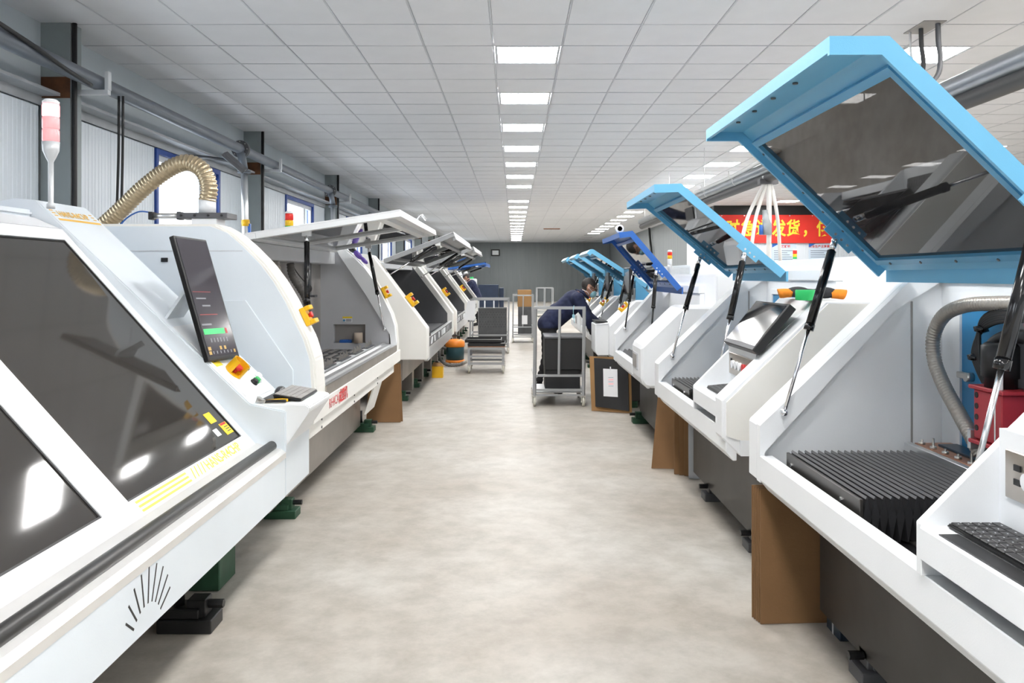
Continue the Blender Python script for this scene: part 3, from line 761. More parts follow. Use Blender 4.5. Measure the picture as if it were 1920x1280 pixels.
# ================================================================== LEFT ROW, FIRST MACHINE (closed smoked cover, sloping console)
def left_one():
    r = thing('routing_machine', 'large white machine with closed smoked sloping cover in the left foreground', 'machine', (-2.0, 2.8, 0), 'left row machines')
    YA, YB, YC = .55, 4.03, 4.5                 # near end, end of cover, end of console
    A, B = (-1.30, .655), (-2.275, 1.737)       # cover plane, foot and head
    d, L = unit2(A, B); n = (d[1], -d[0]); n = (abs(n[0]), abs(n[1]))      # outwards: aisle and up
    P = lambda a, h=0: (A[0]+d[0]*a+n[0]*h, A[1]+d[1]*a+n[1]*h)
    bm = newbm(); prism(bm, [(-1.36, .45), (-1.36, .60), (-2.40, 1.62), (-2.40, 1.55), (-1.42, .45)], 'y', YA, YB)
    obj('inner_liner', bm, 'warm_grey', r)
    # cover frame: rails, stile at the console, mullion; panes between
    lo, hi = .075, L-.075
    bm = newbm()
    def bar(a0, a1, y0, y1, t=.03): slab(bm, P(a0), P(a1), (-n[0], -n[1]), t, y0, y1)
    bar(0, lo, YA, YB); bar(hi, L, YA, YB)
    mull = [(2.625, 2.80), (1.28, 1.45)]
    bar(lo, hi, 3.965, YB)
    for a, b in mull: bar(lo, hi, a, b)
    bar(lo, hi, YA, YA+.1)
    cov = obj('cover', bm, 'white', r)
    for a, b in ((2.80, 3.965), (1.45, 2.625), (YA+.1, 1.28)):
        bm = newbm(); slab(bm, P(lo-.0, -.008), P(hi, -.008), (-n[0], -n[1]), .006, a, b); obj('window_pane', bm, 'smoked', cov, label='smoked brown acrylic pane')
        bm = newbm()
        for (u, v, y0, y1) in ((lo, lo+.008, a, b), (hi-.008, hi, a, b), (lo, hi, a, a+.008), (lo, hi, b-.008, b)): slab(bm, P(u, -.004), P(v, -.004), (-n[0], -n[1]), .004, y0, y1)
        obj('pane_gasket', bm, 'black', cov)
    # lettering and stripes on the lower rail of the cover
    for k in range(3):
        bm = newbm(); a0 = .016+.019*k; off = .055*k
        slab(bm, P(a0, .0004), P(a0+.0095, .0004), n, .0006, 2.83+off*.0, 3.26-(.0)); obj('stripe', bm, 'text_yellow', cov)
    for k in range(4):
        bm = newbm(); y = 3.29+.035*k
        v = [bm.verts.new((P(q, .0012)[0], yy, P(q, .0012)[1])) for q, yy in ((.016, y), (.016, y+.010), (.066, y+.036), (.066, y+.026))]; bm.faces.new(v); obj('slash_mark', bm, 'text_yellow', cov)
    p0 = P(.018, .0012)
    text('brand_lettering', 'HANS-R4CHP', 'text_yellow', axes((p0[0], 3.44, p0[1]), (0, 1, 0), (d[0], 0, d[1])), .066, cov, .0003, sx=1.05, bold=.001)
    # caution stickers at the far lower corner of the pane
    for (y, a, m, s) in ((3.80, .20, 'sign_yellow', .075), (3.76, .13, 'paper', .05), (3.86, .115, 'sign_yellow', .085)):
        bm = newbm(); slab(bm, P(a, -.0075), P(a+s*.8, -.0075), n, .001, y, y+s); obj('sticker', bm, m, cov)
    bm = newbm(); slab(bm, P(.17, -.0062), P(.182, -.0062), n, .0005, 3.87, 3.935); obj('sticker_print', bm, 'red', cov)
    for k in range(3):
        bm = newbm(); slab(bm, P(.13+.013*k, -.0062), P(.134+.013*k, -.0062), n, .0005, 3.89, 3.935); obj('sticker_print', bm, 'ink', cov)
    # black rubber edge rail, polished ledge, apron
    bm = newbm(); tube(bm, [(-1.222, YA, .645), (-1.222, 2, .645), (-1.222, YB+.005, .645)], .026, 16); obj('edge_rail', bm, 'black_rubber', r)
    bm = newbm(); prism(bm, [(-1.30, .66), (-1.225, .64), (-1.17, .628), (-1.15, .613), (-1.15, .585), (-1.165, .585), (-1.30, .61)], 'y', YA, YB+.004); obj('ledge', bm, 'ledge_steel', r, label='polished steel ledge')
    bm = newbm(); prism(bm, [(-1.152, .388), (-1.152, .588), (-1.30, .60), (-1.34, .388)], 'y', YA, YB, bev=.003); ap = obj('apron', bm, 'cool_white', r)
    # vent: a fan of slots cut in the apron (dark recesses)
    cy, cz = 2.51, .362
    for k in range(9):
        a = math.radians(-52+15*k*.93); ra, rb = .11, (.155, .175, .19, .20, .205, .205, .20, .19, .175)[k]+.02
        dy, dz = math.sin(a), math.cos(a)
        bm = newbm(); w = .0036
        q = [(cy+dy*ra-dz*w, cz+dz*ra+dy*w), (cy+dy*rb-dz*w, cz+dz*rb+dy*w), (cy+dy*rb+dz*w, cz+dz*rb-dy*w), (cy+dy*ra+dz*w, cz+dz*ra-dy*w)]
        prism(bm, q, 'x', -1.153, -1.1512); obj('vent_slot', bm, 'black', ap)
    # roof and rear body
    bm = newbm(); prism(bm, [(-2.275, 1.737), (-2.42, 1.80), (-3.1, 1.80), (-3.1, .4), (-2.40, .4), (-2.40, 1.60)], 'y', YA, YB, bev=.01, seg=2); obj('rear_body', bm, 'white', r)
    bm = newbm(); box(bm, -2.85, -2.42, YA, YB, 1.80, 1.835, bev=.012, seg=2); obj('roof_pod', bm, 'cool_white', r)
    # console fin
    C0, C1 = (-1.33, .857), (-2.41, 1.885)
    bm = newbm(); prism(bm, [(-1.152, .388), (-1.152, .82), C0, C1, (-2.52, 1.895), (-3.0, 1.80), (-3.0, .388)], 'y', YB+.002, YC, bev=.006, seg=2); con = obj('console_fin', bm, 'cool_white', r)
    # keyboard ledge sticking out over the aisle
    bm = newbm(); prism(bm, [(-1.36, .853), (-1.055, .853), (-1.035, .838), (-1.038, .815), (-1.150, .65), (-1.155, .64), (-1.36, .64)], 'y', YB+.02, YC-.001, bev=.008, seg=2); obj('keyboard_ledge', bm, 'white', r)
    dc, Lc = unit2(C0, C1); nc = (dc[1], -dc[0]); nc = (abs(nc[0]), abs(nc[1]))
    Q = lambda a, h=0: (C0[0]+dc[0]*a+nc[0]*h, C0[1]+dc[1]*a+nc[1]*h)
    # panel outline and header print
    bm = newbm(); slab(bm, Q(.02, .0003), Q(.56, .0003), nc, .003, YB+.035, YC-.02, bev=.001); obj('control_panel', bm, 'white', con)
    hd = [(Lc-.085, 'HANS-R4CHP')]
    p0 = Q(Lc-.115, .0035)
    text('header_lettering', 'HANS-R4CHP', 'text_gold', axes((p0[0], YB+.075, p0[1]), (0, 1, 0), (dc[0], 0, dc[1])), .062, con, .0003, sx=.78, bold=.0008)
    for k in range(3):
        for y in (YB+.03, YC-.065):
            bm = newbm(); a = Lc-.112+.02*k; slab(bm, Q(a, .0008), Q(a+.007, .0008), nc, .0006, y, y+.03); obj('header_dash', bm, 'text_gold', con)
    bm = newbm(); slab(bm, Q(Lc-.145, .0008), Q(Lc-.130, .0008), nc, .0006, YB+.03, YC-.03); obj('header_stripe', bm, 'text_gold', con)
    # monitor on a bent bracket
    bm = newbm(); tp = [(-1.845, 1.375), (-1.77, 1.44), (-1.735, 1.425), (-1.735, 1.415), (-1.772, 1.426), (-1.835, 1.37)]
    slabpts = [(-1.80, 1.27), (-1.70, 1.42), (-1.66, 1.435), (-1.65, 1.425), (-1.69, 1.408), (-1.785, 1.268), (-1.62, 1.09), (-1.58, 1.10), (-1.575, 1.085), (-1.625, 1.072)]
    prism(bm, slabpts, 'y', 4.09, 4.30); obj('monitor_bracket', bm, 'cool_white', r)
    f = axes((-1.735, 4.075, 1.71), (.10, .62, -.02), (.205, 0, -.62))      # x: width along the aisle, y: downwards
    W, H = .31, .67; kx, ky = .31/.40, .67/.60
    def place(bm): bmesh.ops.transform(bm, matrix=f, verts=bm.verts[:]); return bm
    bm = newbm(); box(bm, 0, W, 0, H, 0, .03, bev=.004); mo = obj('monitor', place(bm), 'black', r)
    bm = newbm(); box(bm, .012, W-.012, .012, H-.022, -.0018, -.0002); obj('screen', place(bm), 'screen', mo, label='dark screen showing a control program')
    ui = [(.03, .25, .27, .272, 'screen_ui_red'), (.05, .17, .30, .306, 'screen_ui_grey'), (.10, .2, .335, .342, 'screen_ui_grey'), (.04, .26, .38, .383, 'screen_ui_red'), (.03, .15, .425, .433, 'screen_ui_grey'),
          (.03, .29, .45, .476, 'screen_ui_green'), (.30, .325, .45, .476, 'screen_ui_red'), (.025, .06, .535, .552, 'screen_ui_amber'), (.17, .195, .535, .552, 'screen_ui_amber'), (.225, .25, .535, .552, 'screen_ui_amber'), (.025, .055, .556, .572, 'screen_ui_amber'), (.34, .36, .556, .572, 'screen_ui_amber')]
    for k in range(6): ui.append((.085+.04*k, .098+.04*k, .495, .515, 'screen_ui_grey')); ui.append((.075+.045*k, .085+.045*k, .557, .57, 'screen_ui_grey'))
    for (a, b, c, e, m) in ui:
        bm = newbm(); box(bm, a*kx, b*kx, c*ky, e*ky, -.0026, -.002); obj('screen_graphic', place(bm), m, mo)
    # guarded stop, rotary pad and push buttons
    p = Q(.20, .003); mm = axes((p[0], YB+.16, p[1]), (0, 1, 0), (dc[0], 0, dc[1]))
    bm = newbm(); n_ = 20; R0, R1_, h = .05, .046, .075
    ring = [(math.radians(-60+300*k/(n_-1)-60), k) for k in range(n_)]
    for k in range(n_-1):
        a, b = ring[k][0], ring[k+1][0]
        q = [(math.cos(a)*R0*.8, math.sin(a)*R0), (math.cos(b)*R0*.8, math.sin(b)*R0), (math.cos(b)*R1_*.8, math.sin(b)*R1_), (math.cos(a)*R1_*.8, math.sin(a)*R1_)]
        prism(bm, q, 'z', 0, h)
    cyl(bm, (0, 0, 0), (0, 0, .006), .046, n=24)
    bmesh.ops.transform(bm, matrix=mm, verts=bm.verts[:]); es = obj('emergency_stop', bm, 'yellow', r, label='yellow guarded emergency stop')
    bm = newbm(); cyl(bm, (0, 0, .006), (0, 0, .03), .014, n=14); cyl(bm, (0, 0, .03), (0, 0, .048), .026, n=16); bmesh.ops.transform(bm, matrix=mm, verts=bm.verts[:]); obj('push_button', bm, 'red', es)
    p = Q(.325, .0035); bm = newbm(); slab(bm, Q(.26, .0034), Q(.37, .0034), nc, .0006, YB+.05, YB+.14); obj('caution_sticker', bm, 'sign_yellow', r)
    for k in range(3):
        bm = newbm(); slab(bm, Q(.29+.02*k, .0042), Q(.298+.02*k, .0042), nc, .0004, YB+.07, YB+.125); obj('sticker_print', bm, 'ink', r)
    for (a, y, m) in ((.20, .31, 'tower_green'), (.20, .36, 'clear_plastic'), (.235, .33, 'alu_paint'), (.10, .27, 'black'), (.105, .32, 'tower_green'), (.105, .36, 'paper'), (.125, .39, 'paper')):
        q = Q(a, .0034); bm = newbm(); cyl(bm, (q[0], YB+y, q[1]), (q[0]+nc[0]*.022, YB+y, q[1]+nc[1]*.022), .016, n=16); cyl(bm, (q[0], YB+y, q[1]), (q[0]+nc[0]*.010, YB+y, q[1]+nc[1]*.010), .021, n=16); obj('panel_button', bm, m, r)
    # base and feet
    bm = newbm(); box(bm, -2.9, -1.50, YA+.1, 4.3, .10, .45, bev=.01); obj('machine_base', bm, 'base_steel', r)
    bm = newbm(); box(bm, -1.55, -1.40, 3.80, 4.02, 0.005, .40, bev=.005); obj('base_leg', bm, 'jack_green', r)
    jack(r, -1.50, 3.42, 1, 'black', 1.15); jack(r, -1.5, 1.4, 1, 'black', 1.15)
    # signal tower lit red
    t = tower(r, -2.05, 3.54, 1.80, [('tower_pink', .055), ('tower_pink', .055), ('tower_red_lit', .055)], r=.035, pole=.205)
    return r
L1 = left_one()

# ================================================================== LEFT ROW, SECOND MACHINE (curved cheeks, white lid with two panes)
ARC = [(-1.165, .645), (-1.165, .84), (-1.178, 1.01), (-1.215, 1.13), (-1.267, 1.235), (-1.32, 1.35), (-1.39, 1.468), (-1.47, 1.575), (-1.574, 1.68), (-1.66, 1.755), (-1.76, 1.81)]
def left_two():
    r = thing('routing_machine', 'white machine with curved cheeks and raised white two-pane lid, second in left row', 'machine', (-2.0, 6.4, 0), 'left row machines')
    YA, YB = 4.72, 8.1
    prof = ARC+[(-2.9, 1.81), (-2.9, .645)]
    bm = newbm(); prism(bm, prof, 'y', YA, YA+.225, bev=.012, seg=2); nk = obj('near_cheek', bm, 'cream', r)
    bm = newbm(); pl = [(x-.03, min(z, 1.795)) for x, z in ARC[1:]]+[(-2.88, 1.795), (-2.88, .68), (-1.195, .68)]
    prism(bm, pl, 'y', YA-.004, YA+.002); obj('cheek_skin', bm, 'cool_white', nk, label='pale blue white side skin')
    bm = newbm(); q = [(-1.30, .70), (-1.30, .95), (-1.58, 1.36), (-2.4, 1.36), (-2.4, .70)]
    prism(bm, q, 'y', YA-.016, YA-.0045, bev=.002); obj('side_hatch', bm, 'cool_white', nk)
    bm = newbm(); box(bm, -2.08, -2.04, YA-.012, YA-.004, 1.585, 1.61, bev=.002); obj('hatch_latch', bm, 'black', nk)
    bm = newbm(); box(bm, -2.3, -1.6, YA-.0065, YA-.004, 1.648, 1.652); obj('hatch_seam', bm, 'inner_grey', nk)
    # far cheek: slab, rim band, niche
    bm = newbm(); prism(bm, prof, 'y', YB-.10, YB, bev=.006)
    obj('far_cheek', bm, 'cream', r)
    inner = [(-1.20, .70), (-1.23, .93), (-1.46, 1.31), (-1.735, 1.72), (-1.76, 1.80)]
    bm = newbm(); prism(bm, [(x-.003, z) for x, z in ARC[1:]]+inner[::-1], 'y', YB-.2, YB-.099); obj('cheek_rim', bm, 'white', r)
    # inner lining with a pigeonhole
    X0, X1, Z0, Z1 = -1.79, -1.475, .84, 1.025
    bm = newbm(); y0, y1 = YB-.17, YB-.101
    box(bm, -1.92, X0, y0, y1, .77, 1.74); box(bm, X1, -1.24, y0, y1, .77, .95); prism(bm, [(X1, .95), (-1.24, .95), (-1.475, 1.32), (X1, 1.32)], 'y', y0, y1)
    box(bm, X0, X1, y0, y1, .77, Z0); box(bm, X0, X1, y0, y1, Z1, 1.32); prism(bm, [(X0, 1.32), (X1, 1.32), (-1.755, 1.74), (X0, 1.74)], 'y', y0, y1)
    obj('cheek_lining', bm, 'inner_grey', r)
    bm = newbm(); box(bm, X0, X1, YB-.103, YB-.0995, Z0, Z1); obj('pigeonhole_back', bm, 'warm_grey', r)
    # notice above the pigeonhole
    bm = newbm(); box(bm, -1.70, -1.605, YB-.173, YB-.1705, 1.085, 1.102); nt = obj('notice', bm, 'sign_yellow', r)
    bm = newbm(); box(bm, -1.70, -1.605, YB-.173, YB-.1705, 1.045, 1.084); obj('notice_field', bm, 'paper', nt)
    bm = newbm(); cyl(bm, (-1.685, YB-.1735, 1.064), (-1.685, YB-.175, 1.064), .012, n=12); obj('notice_sign', bm, 'mid_blue', nt)
    for k in range(3):
        bm = newbm(); box(bm, -1.665, -1.612, YB-.175, YB-.173, 1.054+.009*k, 1.058+.009*k); obj('notice_print', bm, 'ink', nt)
    # back wall, roof, rear body
    bm = newbm(); box(bm, -1.95, -1.92, YA+.2, YB-.1, .5, 1.75); obj('back_wall', bm, 'warm_grey', r)
    bm = newbm(); box(bm, -1.93, -1.77, YA+.225, YB-.2, 1.62, 1.735, bev=.004); obj('hinge_beam', bm, 'alu_paint', r)
    bm = newbm(); box(bm, -3.0, -1.96, YA+.2, YB-.05, .5, 1.735, bev=.01); obj('rear_body', bm, 'cream', r)
    bm = newbm(); box(bm, -1.90, -1.875, 7.30, 7.40, 1.33, 1.62); box(bm, -1.90, -1.82, 7.30, 7.40, 1.31, 1.33); obj('wall_bracket', bm, 'charcoal', r)
    bm = newbm(); ell(bm, (-1.86, 7.25, 1.39), (.03, .03, .04), 2); tube(bm, spline([(-1.87, 7.25, 1.42), (-1.89, 7.0, 1.52), (-1.9, 6.85, 1.6)], 6), .005, 6); obj('work_lamp', bm, 'black', r)
    # bed: steel plates, copper strip, white rail with pin rows
    bm = newbm(); box(bm, -1.91, -1.30, YA+.225, YB-.171, .66, .77); obj('bed', bm, 'alu', r)
    for k in range(6):
        bm = newbm(); y = 5.1+k*.47; box(bm, -1.86, -1.48, y, y+.42, .7702, .782, bev=.004); obj('bed_plate', bm, 'charcoal', r)
        for j in range(4):
            bm = newbm(); box(bm, -1.84+.09*j, -1.80+.09*j, y+.03, y+.39, .7822, .79, bev=.003); obj('bed_bar', bm, 'warm_grey', r)
    bm = newbm(); box(bm, -1.46, -1.40, 5.1, 7.75, .7702, .80); obj('copper_strip', bm, 'copper', r)
    bm = newbm(); box(bm, -1.385, -1.35, 5.0, 7.72, .77, .835, bev=.002); rl = obj('front_rail', bm, 'white', r)
    for k in range(5):
        y = 5.15+k*.55
        bm = newbm(); box(bm, -1.40, -1.345, y, y+.36, .8352, .842); pr = obj('pin_row', bm, 'charcoal', r)
        bm = newbm()
        for j in range(9): cyl(bm, (-1.372, y+.03+.038*j, .842), (-1.372, y+.03+.038*j, .87+.012*((j*5) % 3)), .004, n=6)
        o = obj('pins', bm, 'steel', pr); o['kind'] = 'stuff'
        bm = newbm(); box(bm, -1.3495, -1.348, y+.1, y+.13, .785, .82); obj('rail_mark', bm, 'ink', rl)
    # ledge, beams
    bm = newbm(); prism(bm, [(-1.30, .76), (-1.30, .845), (-1.28, .845), (-1.26, .832), (-1.22, .832), (-1.20, .824), (-1.17, .824), (-1.17, .76)], 'y', YA+.225, YB-.2); obj('guide_ledge', bm, 'alu', r)
    bm = newbm(); prism(bm, [(-1.169, .762), (-1.169, .823), (-1.158, .823), (-1.158, .762)], 'y', YA+.22, YB-.2); obj('ledge_strip', bm, 'brushed', r)
    bm = newbm(); prism(bm, [(-1.155, .645), (-1.155, .76), (-1.30, .76), (-1.30, .645)], 'y', YA-.1, YB+.02, bev=.003); be = obj('front_beam', bm, 'cream', r)
    text('model_lettering', 'RH4CA', 'text_red', axes((-1.1535, 4.99, .675), (0, 1, 0), (0, 0, 1)), .085, be, .0003, sx=1.0)
    text('model_lettering', '成型机', 'text_red', axes((-1.1535, 5.27, .672), (0, 1, 0), (0, 0, 1)), .09, be, .0003, sx=1.0, bold=.003)
    bm = newbm(); prism(bm, [(-1.18, .56), (-1.18, .645), (-1.30, .645), (-1.30, .56)], 'y', YA-.1, YB-.25, bev=.003); lb = obj('lower_panel', bm, 'cream', r)
    for y in (4.9, 5.9, 6.9):
        for z in (.578, .627):
            bm = newbm(); cyl(bm, (-1.18, y, z), (-1.175, y, z), .008, n=8); obj('panel_screw', bm, 'charcoal', lb)
    # base, leg plates, feet
    bm = newbm(); box(bm, -2.8, -1.47, YA+.1, YB-.45, .07, .65, bev=.006); obj('machine_base', bm, 'base_steel', r)
    bm = newbm(); prism(bm, [(-1.185, .56), (-1.20, .56), (-1.27, .33), (-1.255, .33)], 'y', 6.78, 7.18); obj('leg_plate', bm, 'cream', r)
    for y in (5.0, 7.75): jack(r, -1.55, y, 1, 'jack_green', 1.0)
    # lid: flat frame, mid bar, two panes, folded front lip
    Hn, Ft = (-1.80, 1.775), (-.755, 1.935); y0, y1 = 5.0+.29, 7.72
    d, L = unit2(Hn, Ft); n = (d[1], -d[0])                  # underside
    P = lambda a, h=0: (Hn[0]+d[0]*a+n[0]*h, Hn[1]+d[1]*a+n[1]*h)
    bm = newbm()
    def bar(a0, a1, ya, yb, h0=0, h1=.04): slab(bm, P(a0, h0), P(a1, h0), n, h1-h0, ya, yb, bev=.003)
    ym = (y0+y1)/2
    bar(0, .09, y0, y1); bar(L-.17, L-.11, y0+.07, y1-.07); bar(.09, L, y0, y0+.07); bar(.09, L, y1-.07, y1); bar(.09, L-.17, ym-.035, ym+.035); bar(L-.05, L, y0+.07, y1-.07)
    lid = obj('lid', bm, 'white', r)
    bm = newbm(); slab(bm, P(0, -.008), P(L, -.008), n, .008, y0, y0+.07); slab(bm, P(0, -.008), P(L, -.008), n, .008, y1-.07, y1); slab(bm, P(L-.17, -.008), P(L, -.008), n, .012, y0+.07, y1-.07); obj('lid_skin', bm, 'white', lid)
    for a, b in ((y0+.07, ym-.035), (ym+.035, y1-.07)):
        bm = newbm(); slab(bm, P(.09, .015), P(L-.17, .015), n, .006, a, b); obj('window_pane', bm, 'smoked_clear', lid, label='smoked acrylic pane')
    bm = newbm(); tube(bm, spline([(P(L)[0]-.1, 7.0, P(L)[1]+.06), (P(L)[0]-.06, 7.02, P(L)[1]+.1), (P(L)[0]-.02, 7.04, P(L)[1]+.06)], 5), .012, 8); obj('lid_handle', bm, 'chrome', lid)
    for k, y in enumerate((y0+.10, y1-.05)):
        p = P(.40, .05)
        bm = newbm(); box(bm, p[0]-.03, p[0]+.03, y-.015, y+.015, p[1]-.015, p[1]+.02); obj('strut_bracket', bm, 'white', lid)
        strut(r, (p[0], y, p[1]-.01), (-1.28, YA+.24 if k == 0 else YB-.21, .98), .56, r=.018)
    # hoses inside
    corrugated('extraction_hose', [(-1.86, 6.2, 1.62), (-1.82, 6.2, 1.45), (-1.74, 6.25, 1.25), (-1.72, 6.3, 1.0)], .035, 'hose_grey', r)
    corrugated('suction_hose', [(-1.86, 6.65, 1.61), (-1.84, 6.65, 1.5), (-1.74, 6.7, 1.3), (-1.75, 6.75, 1.08), (-1.82, 6.75, .9)], .028, 'hose_dark', r)
    # stops on both cheek bands
    for y in (YA+.13, YB-.1): estop(r, (-1.272, y, 1.25) if y < 6 else (-1.305, y, 1.33), (0, 1, 0), (-.42, 0, .9), 1.15)
    bm = newbm(); slab(bm, (-1.375, 1.44), (-1.335, 1.375), (.85, .52), .006, YB-.15, YB-.1); obj('switch_plate', bm, 'steel', r)
    tower(r, -1.99, 7.08, 1.735, [('tower_green', .04), ('tower_yellow', .05), ('tower_red', .06)], r=.037, pole=.08)
    bm = newbm(); box(bm, -1.88, -1.70, YB-.098, YB-.2, 1.50, 1.62); 
    bm.free()
    return r
L2 = left_two()

# ================================================================== LEFT ROW, MACHINES THREE TO FIVE (straight cheeks, lids with two long panes)
def left_far(YA, YB, label, lidmat='lid_grey', lidskin='alu_paint', front=(-.72, 2.02), detail=True, lm='inner'):
    r = thing('routing_machine', label, 'machine', (-1.9, (YA+YB)/2, 0), 'left row machines')
    xf = -1.0
    prof = [(xf, .54), (xf, .90), (-1.63, 1.745), (-1.75, 1.76), (-2.7, 1.76), (-2.7, .54)]
    bm = newbm(); prism(bm, prof, 'y', YA, YA+.24, bev=.008); nk = obj('near_cheek', bm, 'cream', r)
    bm = newbm(); prism(bm, prof, 'y', YB-.24, YB, bev=.008); obj('far_cheek', bm, 'cream', r)
    pin = [(xf-.09, .60), (xf-.09, .90), (-1.68, 1.68), (-2.1, 1.68), (-2.1, .60)]
    bm = newbm(); prism(bm, pin, 'y', YB-.255, YB-.239); obj('cheek_lining', bm, 'charcoal', r, label='dark grey lining of the far cheek')
    bm = newbm(); box(bm, -2.15, -2.1, YA+.23, YB-.24, .5, 1.7); obj('back_wall', bm, 'warm_grey', r)
    bm = newbm(); box(bm, -2.7, -2.16, YA+.05, YB-.05, .5, 1.72); obj('rear_body', bm, 'cream', r)
    bm = newbm(); box(bm, -2.12, -1.66, YA+.24, YB-.24, 1.60, 1.68, bev=.005); obj('hinge_beam', bm, 'alu_paint', r)
    bm = newbm(); box(bm, -2.08, -1.15, YA+.24, YB-.256, .62, .74); obj('bed', bm, 'charcoal', r)
    # front apron: printed band and steel face
    bm = newbm(); box(bm, xf-.06, xf-.015, YA+.24, YB-.24, .50, .78, bev=.004); ap = obj('front_apron', bm, 'alu', r)
    bm = newbm(); box(bm, xf-.0155, xf-.0135, YA+.3, YB-.3, .66, .77); bd = obj('apron_band', bm, 'charcoal', ap)
    k = 0
    for y0, w, s in ((.3, .35, .3), (.75, .30, -.2), (1.3, .12, .0), (1.75, .12, 0), (1.95, .4, 0), (2.6, .12, .25), (2.95, .1, -.2)):
        bm = newbm(); y = YA+.24+y0
        if y+w > YB-.35: break
        prism(bm, [(y, .675), (y+w*.5, .675), (y+w*.5+s*.3, .755), (y+s*.3, .755)] if s else [(y, .675), (y+w, .675), (y+w, .755), (y, .755)], 'x', xf-.0135, xf-.012); obj('band_mark', bm, 'white', bd)
    for z in (0, 1):
        bm = newbm(); cyl(bm, (xf-.02, YA+.32+.1*z, .80), (xf-.005, YA+.32+.1*z, .80), .018, n=10); obj('rubber_stop', bm, 'black', r)
    # machine base, legs and feet
    bm = newbm(); box(bm, -2.6, -1.30, YA+.12, YB-.1, .28, .56, bev=.005); obj('machine_base', bm, 'base_steel', r)
    for y in [YA+.15+q*(YB-YA-.6)/3 for q in range(4)]:
        bm = newbm(); box(bm, -1.6, -1.34, y, y+.18, .0, .29, bev=.004); obj('base_leg', bm, 'base_steel', r)
        jack(r, -1.48, y+.34, 1, 'jack_green', 1.0)
    # lid
    Hn, Ft = (-1.55, 1.70), front; y0, y1 = YA+.26, YB-.26
    d, L = unit2(Hn, Ft); n = (d[1], -d[0]); P = lambda a, h=0: (Hn[0]+d[0]*a+n[0]*h, Hn[1]+d[1]*a+n[1]*h)
    bm = newbm()
    def bar(a0, a1, ya, yb, h0=0, h1=.05): slab(bm, P(a0, h0), P(a1, h0), n, h1-h0, ya, yb, bev=.003)
    ym = (y0+y1)/2
    bar(0, .10, y0, y1); bar(L-.24, L-.19, y0+.06, y1-.06); bar(.10, L, y0, y0+.06); bar(.10, L, y1-.06, y1); bar(.10, L-.24, ym-.03, ym+.03); bar(L-.04, L, y0+.06, y1-.06, 0, .09)
    slab(bm, P(L-.2), P(L), n, .01, y0+.06, y1-.06)
    lid = obj('lid', bm, lidmat, r)
    bm = newbm(); slab(bm, P(0, -.006), P(L+.004, -.006), n, .006, y0, y0+.03); slab(bm, P(L-.02, -.008), P(L+.004, -.008), n, .02, y0, y1); obj('lid_edge', bm, lidskin, lid)
    for a, b in ((y0+.06, ym-.03), (ym+.03, y1-.06)):
        bm = newbm(); slab(bm, P(.10, .02), P(L-.24, .02), n, .006, a, b); obj('window_pane', bm, 'smoked_clear', lid)
    for k in range(2):
        p = P(L-.22, .06) if k == 0 else P(L-.2, .06); y = y0+.03 if k == 0 else y1-.03
        bm = newbm(); box(bm, p[0]-.03, p[0]+.03, y-.02, y+.02, p[1]-.02, p[1]+.025); obj('strut_bracket', bm, 'paper', lid)
        strut(r, (p[0], y, p[1]), (-1.50, y-.02, 1.50) if k == 0 else (-1.50, y+.015, 1.50), .52, r=.022, rod=.009)
    estop(r, (-1.22, YA+.12, 1.205), (0, 1, 0), (-.6, 0, .8), 1.5)
    bm = newbm(); slab(bm, (-1.60, 1.705), (-1.48, 1.545), (.8, .6), .006, YA+.09, YA+.15); obj('switch_plate', bm, 'steel', r)
    return r
L3 = left_far(9.2, 13.3, 'cream machine with dark grey cheek lining and steel lid, third in left row')
L4 = left_far(13.8, 17.8, 'cream machine with raised steel lid behind the perforated panel cart, fourth in left row')
L5 = left_far(18.4, 22.0, 'cream machine with dark blue lid in front of the far left worker', lidmat='deep_blue', lidskin='black', front=(-.66, 1.83))
